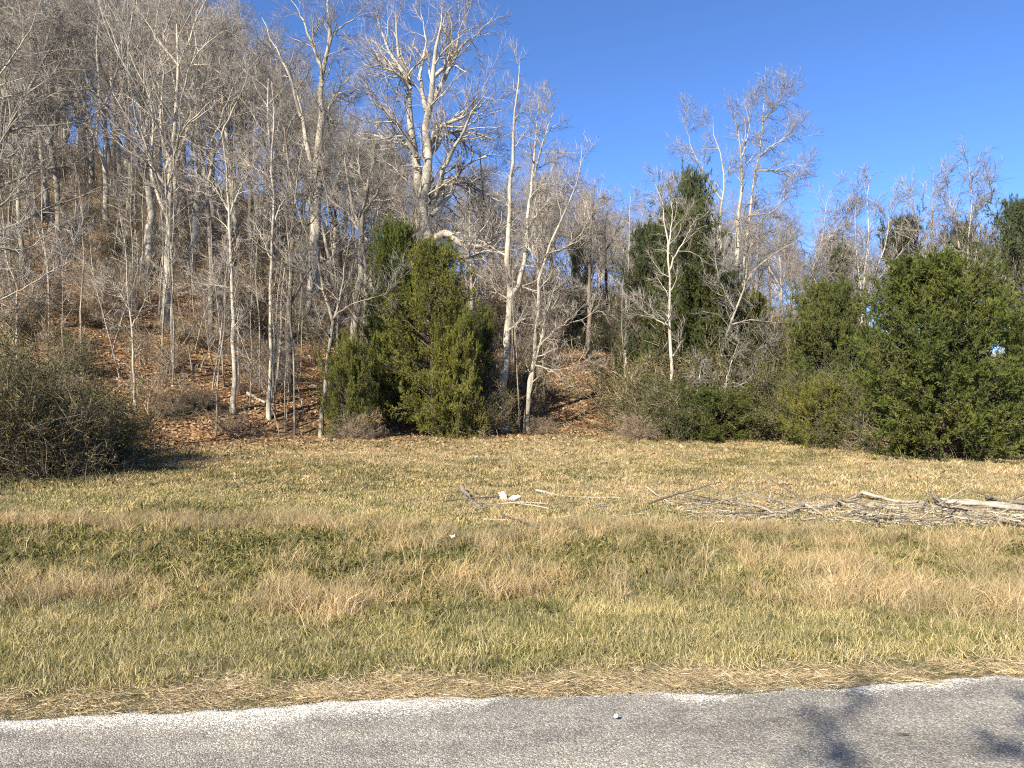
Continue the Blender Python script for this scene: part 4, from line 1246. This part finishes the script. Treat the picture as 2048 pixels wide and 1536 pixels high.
def undergrowth():
    r = np.random.default_rng(13)
    def merged(parts):
        return parts
    srcs = []
    def src(seed, *a, **k):
        p = shrub_mesh(seed, *a, **k)
        srcs.append([m for _, m in p])
    out = []
    for i in range(3):
        out.append(shrub_mesh(80 + i, 16, 1.3 + .5 * i, 45, 6, 5, 0, None, .05, .02)[0][1])
    a = shrub_mesh(90, 18, 1.5, 50, 6, 5, 2, M_OLIVEBR, .06, .03)
    b = shrub_mesh(91, 14, 1.3, 50, 5, 4, 1, M_DRYLEAF, .08, .03)
    for p in (a, b):
        # stems and leaves of one clump joined in one mesh
        Vs, Fs, off, mi, at_ = [], [], 0, [], []
        for q, (nm, me) in enumerate(p):
            V = np.empty(len(me.vertices) * 3, np.float32); me.vertices.foreach_get('co', V); V = V.reshape(-1, 3)
            lt = np.empty(len(me.polygons), np.int32); me.polygons.foreach_get('loop_total', lt)
            li = np.empty(len(me.loops), np.int32); me.loops.foreach_get('vertex_index', li)
            ls = np.concatenate([[0], np.cumsum(lt)[:-1]])
            at = np.empty(len(V), np.float32); me.attributes['rnd'].data.foreach_get('value', at)
            Vs.append(V); at_.append(at)
            for k in np.unique(lt):
                F = li[ls[lt == k][:, None] + np.arange(k)[None, :]]
                Fs.append(F + off); mi.append(np.full(len(F), q))
            off += len(V)
        out.append(new_mesh('clump', np.concatenate(Vs), Fs, False, attr=np.concatenate(at_), mats=[m.materials[0] for _, m in p], mat_idx=np.concatenate(mi)))
    n = 2600
    Y = np.sqrt(r.uniform(22 ** 2, 85 ** 2, n * 2)); u = r.uniform(-.8, .8, n * 2); X = u * Y
    px = 1024 + u * F_PX
    d = Y - foot_y(X)
    keep = (d > 1.0) & ~((px > 1090) & (px < 1250) & (Y < 52)) & ~((px > 1040) & (px < 1100) & (Y < 42) & (r.random(len(X)) < .7))
    keep &= ~((px > 230) & (px < 700) & (d < 13) & (r.random(len(X)) < .90 - .03 * d))
    keep &= ~((px < 1240) & (r.random(len(X)) < .30))
    X, Y, px = X[keep], Y[keep], px[keep]
    uu = r.uniform(950, 1720, 420); Yt = r.uniform(52, 98, 420)
    nb = len(X)
    X = np.concatenate([X, (uu - 1024) / F_PX * Yt]); Y = np.concatenate([Y, Yt]); px = np.concatenate([px, uu])
    idx = np.where(r.random(len(X)) < .72, r.integers(0, 3, len(X)), np.where(r.random(len(X)) < .6, 3, 4))
    rot = np.stack([X * 0, X * 0, r.uniform(0, 6.28, len(X))], -1)
    gn_scatter('undergrowth', np.stack([X, Y, gh(X, Y)], -1), rot, np.where(np.arange(len(X)) < nb, r.uniform(.5, 1.25, len(X)), r.uniform(1.4, 2.6, len(X))), idx, out,
               'tangled brown brush covering the floor of the wood', 'brush')
    print('brush', len(X))
undergrowth()

# the tree behind the camera whose shadow falls on the near right of the road
e = copy_tree(firstC['dome'])
e.name = 'cedar_tree'; e['label'] = 'cedar across the road behind the viewer, throwing shade on the asphalt'; e['category'] = 'tree'
e.location = (-2.5, -6.85, 0.0); e.scale = (1.05, 1.05, .96)

# ------------------------------------------------------------------ dead wood on the meadow
def wood_piece(name, label, cat, pts, w0, w1, m=M_WOOD, lift=0.0, group=None, stubs=0, seed=0, K=14, sides=9, ends=True, lifts=None):
    """pts: pixels along the piece on the ground, w in metres"""
    r = np.random.default_rng(seed + 900)
    w0, w1 = w0 * .72, w1 * .75
    q = [ground_at(*p) for p in pts]
    zz = [float(gh(a[0], a[1])) for a in q]
    lf = lifts or [lift] * len(q)
    p3 = [np.array([a[0], a[1], z + (w0 * .45) + l]) for a, z, l in zip(q, zz, lf)]
    P = spline(p3, K)
    P[1:-1] += r.normal(0, w0 * .08, (K - 2, 3))
    org = P[0].copy(); org[2] = float(gh(org[0], org[1]))
    P = P - org
    R = (w1 + (w0 - w1) * np.linspace(1, 0, K)) * .5 * r.uniform(.88, 1.12, K)
    V, F = tubes(P[None], R[None], sides)
    V = V + r.normal(0, w0 * .025, V.shape)
    n = len(V)
    # broken ends: a recessed, ragged cap
    parts = [(V, F)]
    me = None
    for end in (0, K - 1):
        ring = np.arange(sides) + end * sides
        c = V[ring].mean(0) + (P[1] - P[0] if end == 0 else P[-2] - P[-1]) * .04
        Vc = np.vstack([V[ring], c])
        Fc = np.stack([np.arange(sides), (np.arange(sides) + 1) % sides, np.full(sides, sides)], -1)
        parts.append((Vc, Fc if end else Fc[:, ::-1]))
    Vj, Fj = join(parts)
    body = new_mesh(name, Vj, Fj, True, mats=[m])
    o = obj(name, body, loc=tuple(org))
    tag(o, label, cat, group)
    if stubs:
        Ps, Rs = grow(P[None], R[None], stubs, .1, .95, (35, 75), w0 * 3.2, 4, .15, .05, rs=.55, rmin=.006, r=r)
        for k in range(len(Ps)):
            V2, F2 = tubes(Ps[k:k + 1], Rs[k:k + 1], 5)
            obj('branch_stub', new_mesh('branch_stub', V2, F2, True, mats=[m]), o)
    return o

L = wood_piece
L('fallen_log', 'long straight bleached pole running to the right edge, upper one of the parallel pair', 'log', [(1872, 1013), (1950, 1019), (2060, 1030), (2150, 1036)], .085, .10, stubs=2, seed=1, lift=.06)
L('fallen_log', 'long straight bleached pole running to the right edge, lower one of the parallel pair', 'log', [(1985, 1030), (2070, 1037), (2160, 1042)], .07, .08, stubs=1, seed=2)
L('fallen_log', 'bleached log behind the parallel poles, its broken end pointing left', 'log', [(1880, 1004), (1930, 1009), (1990, 1013), (2060, 1022)], .07, .06, stubs=1, seed=3, lift=.03)
L('fallen_log', 'greyish forked log highest in the heap at the right edge', 'log', [(1972, 1004), (2010, 1012), (2060, 1015), (2140, 1018)], .09, .08, m=M_ROT, stubs=2, seed=4, lift=.05)
L('fallen_log', 'bent pale log arching over the middle of the brush line', 'log', [(1620, 1016), (1665, 1014), (1700, 1006), (1722, 999)], .08, .06, stubs=2, seed=5, lifts=[0, .02, .05, .08])
L('fallen_log', 'pale log sloping down right from the top of the arch', 'log', [(1720, 998), (1748, 1002), (1790, 1009), (1850, 1011)], .09, .05, stubs=1, seed=6, lifts=[.08, .06, .03, .02])
L('fallen_log', 'long gently curved pale branch lying in front, left part of the brush line', 'log', [(1462, 1043), (1500, 1040), (1545, 1034), (1590, 1026), (1606, 1020)], .035, .085, stubs=3, seed=7, lifts=[0, 0, .01, .05, .09])
L('fallen_log', 'knotty branch running down right from the high end of the curved pale branch', 'log', [(1603, 1019), (1625, 1026), (1645, 1034), (1662, 1043)], .05, .035, stubs=3, seed=8, lifts=[.09, .05, .02, 0])
L('fallen_log', 'thin dark-edged branch at the left beginning of the brush line', 'log', [(1390, 1010), (1420, 1020), (1450, 1027), (1478, 1034)], .04, .05, m=M_ROT, stubs=2, seed=9)
L('fallen_log', 'pale short log lying beside the dark-edged branch', 'log', [(1435, 1023), (1462, 1026), (1484, 1029)], .045, .04, seed=10)
L('fallen_log', 'long slim bleached pole in mid-meadow with a broken fork at its left end', 'log', [(1072, 988), (1100, 992), (1150, 996), (1230, 998), (1310, 1002)], .065, .03, stubs=2, seed=11, lifts=[.05, .02, 0, 0, 0])
L('fallen_log', 'slim bleached pole continuing right from the mid-meadow pole', 'log', [(1300, 1001), (1350, 1007), (1430, 1006)], .035, .025, stubs=1, seed=12)
L('fallen_branch', 'thin stick crossing over the mid-meadow pole, pointing up left', 'branch', [(1290, 986), (1315, 997), (1345, 1009)], .022, .03, seed=13, lifts=[.12, .05, 0])
L('fallen_log', 'mossy rotten grey log with a lumpy upright end, leftmost piece of dead wood', 'log', [(922, 984), (938, 1000), (950, 1012), (962, 1022)], .12, .08, m=M_ROT, stubs=2, seed=14, lifts=[.05, .02, 0, 0])
L('fallen_log', 'weathered grey log lying right of the mossy rotten one', 'log', [(960, 1008), (985, 1014), (1010, 1018)], .10, .05, m=M_ROT, stubs=1, seed=15)
L('fallen_branch', 'pale slim branch lying in front of the mossy rotten log', 'branch', [(968, 1039), (1010, 1041), (1062, 1042)], .035, .018, seed=16)
L('fallen_branch', 'short forked stick standing up behind the weathered grey log', 'branch', [(966, 1006), (975, 1000), (982, 994)], .03, .02, seed=17, lifts=[0, .06, .14])
L('fallen_branch', 'diagonal pale stick propped over the heap near the right edge', 'branch', [(1858, 1000), (1880, 1020), (1900, 1032)], .03, .05, seed=18, lifts=[.22, .10, 0])
L('fallen_log', 'pale broken limb leaning right from the propped diagonal stick', 'log', [(1862, 1010), (1890, 1024), (1925, 1036)], .05, .06, seed=19, stubs=2, lifts=[.14, .08, 0])
L('fallen_branch', 'dark short branch propped left of the diagonal stick', 'branch', [(1852, 1016), (1842, 1026), (1835, 1036)], .04, .03, m=M_ROT, seed=20, lifts=[.12, .05, 0])
L('fallen_log', 'long low pale pole in front of the arching log', 'log', [(1650, 1024), (1740, 1028), (1820, 1032), (1850, 1029)], .04, .05, seed=21, stubs=2)
L('fallen_branch', 'pale branch on the ground at the front of the heap, right of centre', 'branch', [(1790, 1038), (1815, 1041), (1850, 1043)], .035, .03, seed=22)
L('fallen_branch', 'upright broken stump of a branch behind the curved pale branch', 'branch', [(1537, 1008), (1539, 1007), (1541, 1006)], .06, .04, seed=23, lifts=[0, .08, .16])
L('fallen_branch', 'stick leaning left across the short pale log', 'branch', [(1484, 1016), (1492, 1024), (1500, 1034)], .03, .035, seed=24, lifts=[.12, .05, 0])
L('fallen_branch', 'forked white driftwood-like branch on the dark ground under the olive cedar', 'branch', [(930, 862), (955, 850), (975, 838)], .05, .03, seed=25, lifts=[0, .1, .25])
L('fallen_branch', 'thin bleached branch at the wood edge in front of the olive cedar', 'branch', [(880, 872), (905, 872), (935, 872)], .06, .03, seed=26)

def slope_logs():
    r = np.random.default_rng(31)
    spots = [(340, 31, 3.2, .25), (470, 36, 4.0, -.4), (560, 32, 2.6, .6), (250, 34, 3.5, -.2), (610, 37, 3.0, .1), (150, 38, 4.2, .5), (430, 42, 4.5, .15),
             (520, 29.5, 1.8, -.7), (330, 45, 4.5, -.5), (1130, 40, 2.2, .5), (680, 33, 2.4, .3)]
    for k, (px, Y, ln_, a) in enumerate(spots):
        X = (px - 1024) / F_PX * Y
        t_ = np.linspace(-.5, .5, 12) * ln_
        x = X + t_ * math.cos(a); y = Y + t_ * math.sin(a)
        w_ = r.uniform(.05, .13)
        P = np.stack([x, y, gh(x, y) + w_ * .5], -1) + r.normal(0, w_ * .15, (12, 3))
        org = np.array([X, Y, float(gh(X, Y))])
        R = np.linspace(w_, w_ * .5, 12) * .6
        Pb, Rb = grow((P - org)[None], R[None], 3, .3, .95, (30, 60), .7, 4, .15, .05, rs=.5, rmin=.012, r=r)
        V, F = tubes((P - org)[None], R[None], 8)
        o = obj('fallen_log', new_mesh('fallen_log', V, F, True, mats=[(M_ROT, M_WOOD, M_GREY)[k % 3]]), loc=tuple(org))
        tag(o, pick_label([('dark rotting', 'pale bare', 'grey')[k % 3] + ' fallen trunk'], whereabouts(px, Y - float(foot_y(X)))), 'log')
        for q in range(len(Pb)):
            V2, F2 = tubes(Pb[q:q + 1], Rb[q:q + 1], 4)
            obj('branch_stub', new_mesh('branch_stub', V2, F2, True, mats=[M_GREY]), o)
slope_logs()

def brush_pile():
    r = np.random.default_rng(77)
    protos_ = []
    for i in range(6):
        Lh = r.uniform(.25, 1.1)
        P = np.zeros((1, 6, 3)); d = np.array([1., 0, 0])
        for j in range(1, 6):
            d = unit(d + r.normal(size=3) * .12 * np.array([1, 1, .5])); P[0, j] = P[0, j - 1] + d * Lh / 5
        R = (np.linspace(1, .5, 6) * r.uniform(.007, .017))[None, :]
        Pb, Rb = grow(P, R, 2, .3, .9, (30, 60), Lh * .3, 3, .1, 0, rs=.6, rmin=.004, r=r)
        V1, F1 = tubes(P, R, 5); V2, F2 = tubes(Pb, Rb, 3)
        V, F = join([(V1, F1), (V2, F2)])
        protos_.append(new_mesh('stick', V, F, True, mats=[M_WOOD if i % 3 else M_ROT]))
    n = 0
    while n < 170:
        px = r.choice([r.uniform(1360, 2120), r.uniform(1700, 2120), r.uniform(960, 1400)], p=[.55, .33, .12])
        lo, hi = np.interp(px, [960, 1400, 1700, 2100], [990, 1004, 1002, 1006]), np.interp(px, [960, 1400, 1700, 2100], [1040, 1046, 1050, 1060])
        py = r.uniform(lo, hi)
        X, Y = ground_at(px, py)
        pk_ = int(r.integers(0, 6))
        o = obj('stick', protos_[pk_])
        o.location = (X, Y, float(gh(X, Y)) + r.uniform(.02, .06))
        o.rotation_euler = (r.uniform(0, 6.28), r.normal(0, .13), r.choice([0, math.pi]) + r.normal(0, .6))
        s = r.uniform(.7, 1.4); o.scale = (s * 1.1, s, s)
        near = [(975, 'the mossy rotten log'), (1015, 'the splintered stump'), (1150, 'the mid-meadow pole'), (1330, 'the crossing stick'), (1430, 'the dark-edged branch'),
                (1530, 'the curved pale branch'), (1632, 'the knotty branch'), (1700, 'the arching log'), (1800, 'the log sloping from the arch'), (1875, 'the propped diagonal stick'),
                (1960, 'the parallel poles'), (2040, 'the forked heap log')]
        ax, nm_ = min(((abs(px - a_), (a_, b_)) for a_, b_ in near))[1]
        hw = 'just left of ' if px < ax - 8 else 'just right of ' if px > ax + 8 else 'close by '
        fb = 'behind and ' if py < (lo + hi) / 2 - 9 else 'in front and ' if py > (lo + hi) / 2 + 9 else 'lying '
        szw = 'short' if s < .9 else 'longish' if s > 1.2 else 'middling'
        part = 'near ' + nm_
        tag(o, pick_label([szw + (' grey' if pk_ % 3 == 0 else ' pale') + ' stick'], fb + hw + nm_), 'stick', 'dead sticks ' + part)
        n += 1
brush_pile()

def wood_chips():
    r = np.random.default_rng(44)
    n = 2600
    px = np.where(r.random(n) < .5, r.uniform(1340, 2130, n), r.uniform(1700, 2130, n))
    Y = r.uniform(10.1, 12.3, n) + np.interp(px, [1340, 2130], [.5, 0]); X = (px - 1024) / F_PX * Y
    c = np.stack([X, Y, gh(X, Y) + r.uniform(.015, .05, n)], -1)
    a = r.normal(0, .6, n)
    d = np.stack([np.cos(a), np.sin(a), r.normal(0, .15, n)], -1) * r.uniform(.03, .16, n)[:, None]
    P = np.stack([c - d / 2, c + d / 2], 1)
    V, F = spikes(P, np.repeat(r.uniform(.004, .010, n)[:, None], 2, 1))
    m = simple('wood_chip', [(0, (0.20, 0.15, 0.09)), (.5, (0.48, 0.40, 0.29)), (1, (0.72, 0.65, 0.52))])
    tag(obj('wood_debris', new_mesh('wood_debris', V, F, False, attr=np.repeat(r.random(n), 4), mats=[m])), 'small bleached splinters strewn along the heap of dead wood', 'debris', kind='stuff')
wood_chips()

def splinter():
    """white broken stump wood"""
    r = np.random.default_rng(8)
    m = simple('fresh_broken_wood', [(0, (0.42, 0.33, 0.24)), (.5, (0.66, 0.58, 0.47)), (1, (0.80, 0.75, 0.66))], use_attr=False, scale=9)
    X, Y = ground_at(1012, 1000)
    root = bpy.data.objects.new('broken_stump', None); COL.objects.link(root)
    root.location = (X, Y, float(gh(X, Y)))
    tag(root, 'splintered white stump chunk, palest piece of dead wood in mid-meadow', 'stump')
    def chunk(name, base, tips, rad):
        n = 12
        a = np.arange(n) * 2 * np.pi / n
        V = [base + np.array([math.cos(x) * rad[0] * r.uniform(.8, 1.2), math.sin(x) * rad[1] * r.uniform(.8, 1.2), 0]) for x in a]
        V += [base + tips * .5 + np.array([math.cos(x) * rad[0] * .9 * r.uniform(.7, 1.2), math.sin(x) * rad[1] * .9, r.normal(0, .02)]) for x in a]
        V += [base + tips * r.uniform(.7, 1.15) + np.array([math.cos(x) * rad[0] * .55 * r.uniform(.5, 1.2), math.sin(x) * rad[1] * .5, 0]) for x in a]
        V.append(base + tips * .6)
        F = []
        for k in range(2):
            for i in range(n):
                F.append([k * n + i, k * n + (i + 1) % n, (k + 1) * n + (i + 1) % n, (k + 1) * n + i])
        T = [[2 * n + i, 2 * n + (i + 1) % n, 3 * n] for i in range(n)]
        obj(name, new_mesh(name, np.array(V), [np.array(F), np.array(T)], False, mats=[m]), root)
    chunk('splintered_block', np.array([-.02, 0, -.02]), np.array([-.05, 0, .17]), (.06, .05))
    chunk('split_root', np.array([.04, -.02, .0]), np.array([.19, 0, .07]), (.045, .045))
    chunk('split_root', np.array([-.03, .02, .02]), np.array([-.09, .02, .10]), (.03, .03))
splinter()

def litter_scrap():
    m = simple('white_plastic', [(0, (0.75, 0.77, 0.8)), (1, (0.85, 0.87, 0.9))], use_attr=False)
    r = np.random.default_rng(4)
    X, Y = ground_at(905, 1088)
    g = np.linspace(-1, 1, 6)
    gx, gy = np.meshgrid(g, g)
    z = .035 * np.abs(gx) + r.normal(0, .012, gx.shape) + .05
    V = np.stack([gx * .03, gy * .016, z * .7], -1).reshape(-1, 3)
    V2 = V + np.array([0, 0, -.002])
    i = np.arange(5)[None, :]; j = np.arange(5)[:, None]; q = j * 6 + i
    F = np.stack([q, q + 1, q + 7, q + 6], -1).reshape(-1, 4)
    Vj, Fj = join([(V, F), (V2, F[:, ::-1])])
    o = obj('litter_scrap', new_mesh('litter_scrap', Vj, Fj, False, mats=[m]), loc=(X, Y, float(gh(X, Y)) + .05))
    tag(o, 'crumpled white scrap of litter lying in the weedy grass', 'litter')
litter_scrap()

def road_bits():
    r = np.random.default_rng(6)
    X, Y = ground_at(1231, 1452)
    n = 8
    a = np.arange(n) * 2 * np.pi / n
    V = [[.013 * math.cos(x) * r.uniform(.8, 1.2), .011 * math.sin(x), -.002] for x in a]
    V += [[.011 * math.cos(x) * r.uniform(.7, 1.2), .008 * math.sin(x), .011 + r.normal(0, .001)] for x in a] + [[0, 0, .014]]
    F = np.array([[i, (i + 1) % n, n + (i + 1) % n, n + i] for i in range(n)]); T = np.array([[n + i, n + (i + 1) % n, 2 * n] for i in range(n)])
    m = simple('white_stone', [(0, (0.45, 0.43, 0.38)), (1, (0.66, 0.63, 0.57))], use_attr=False)
    o = obj('pebble', new_mesh('pebble', np.array(V), [F, T], False, mats=[m]), loc=(X, Y, .030))
    tag(o, 'single white pebble lying alone on the grey road', 'stone')
    X, Y = ground_at(1803, 1489)
    P = np.array([[[-.035, 0, .005], [-.012, -.002, .003], [.012, 0, .003], [.035, -.004, .006]]])
    V, F = tubes(P, np.array([[.002, .003, .003, .002]]), 5)
    o = obj('twig', new_mesh('twig', V, F, True, mats=[M_DARK]), loc=(X, Y, .030))
    tag(o, 'small dark twig lying on the road near the right shade', 'twig')
road_bits()
tris = sum(len(m.polygons) for m in bpy.data.meshes)
print('objects', len(bpy.data.objects), 'unique faces', tris, 'tris', sum(len(m.loops) - 2 * len(m.polygons) for m in bpy.data.meshes))
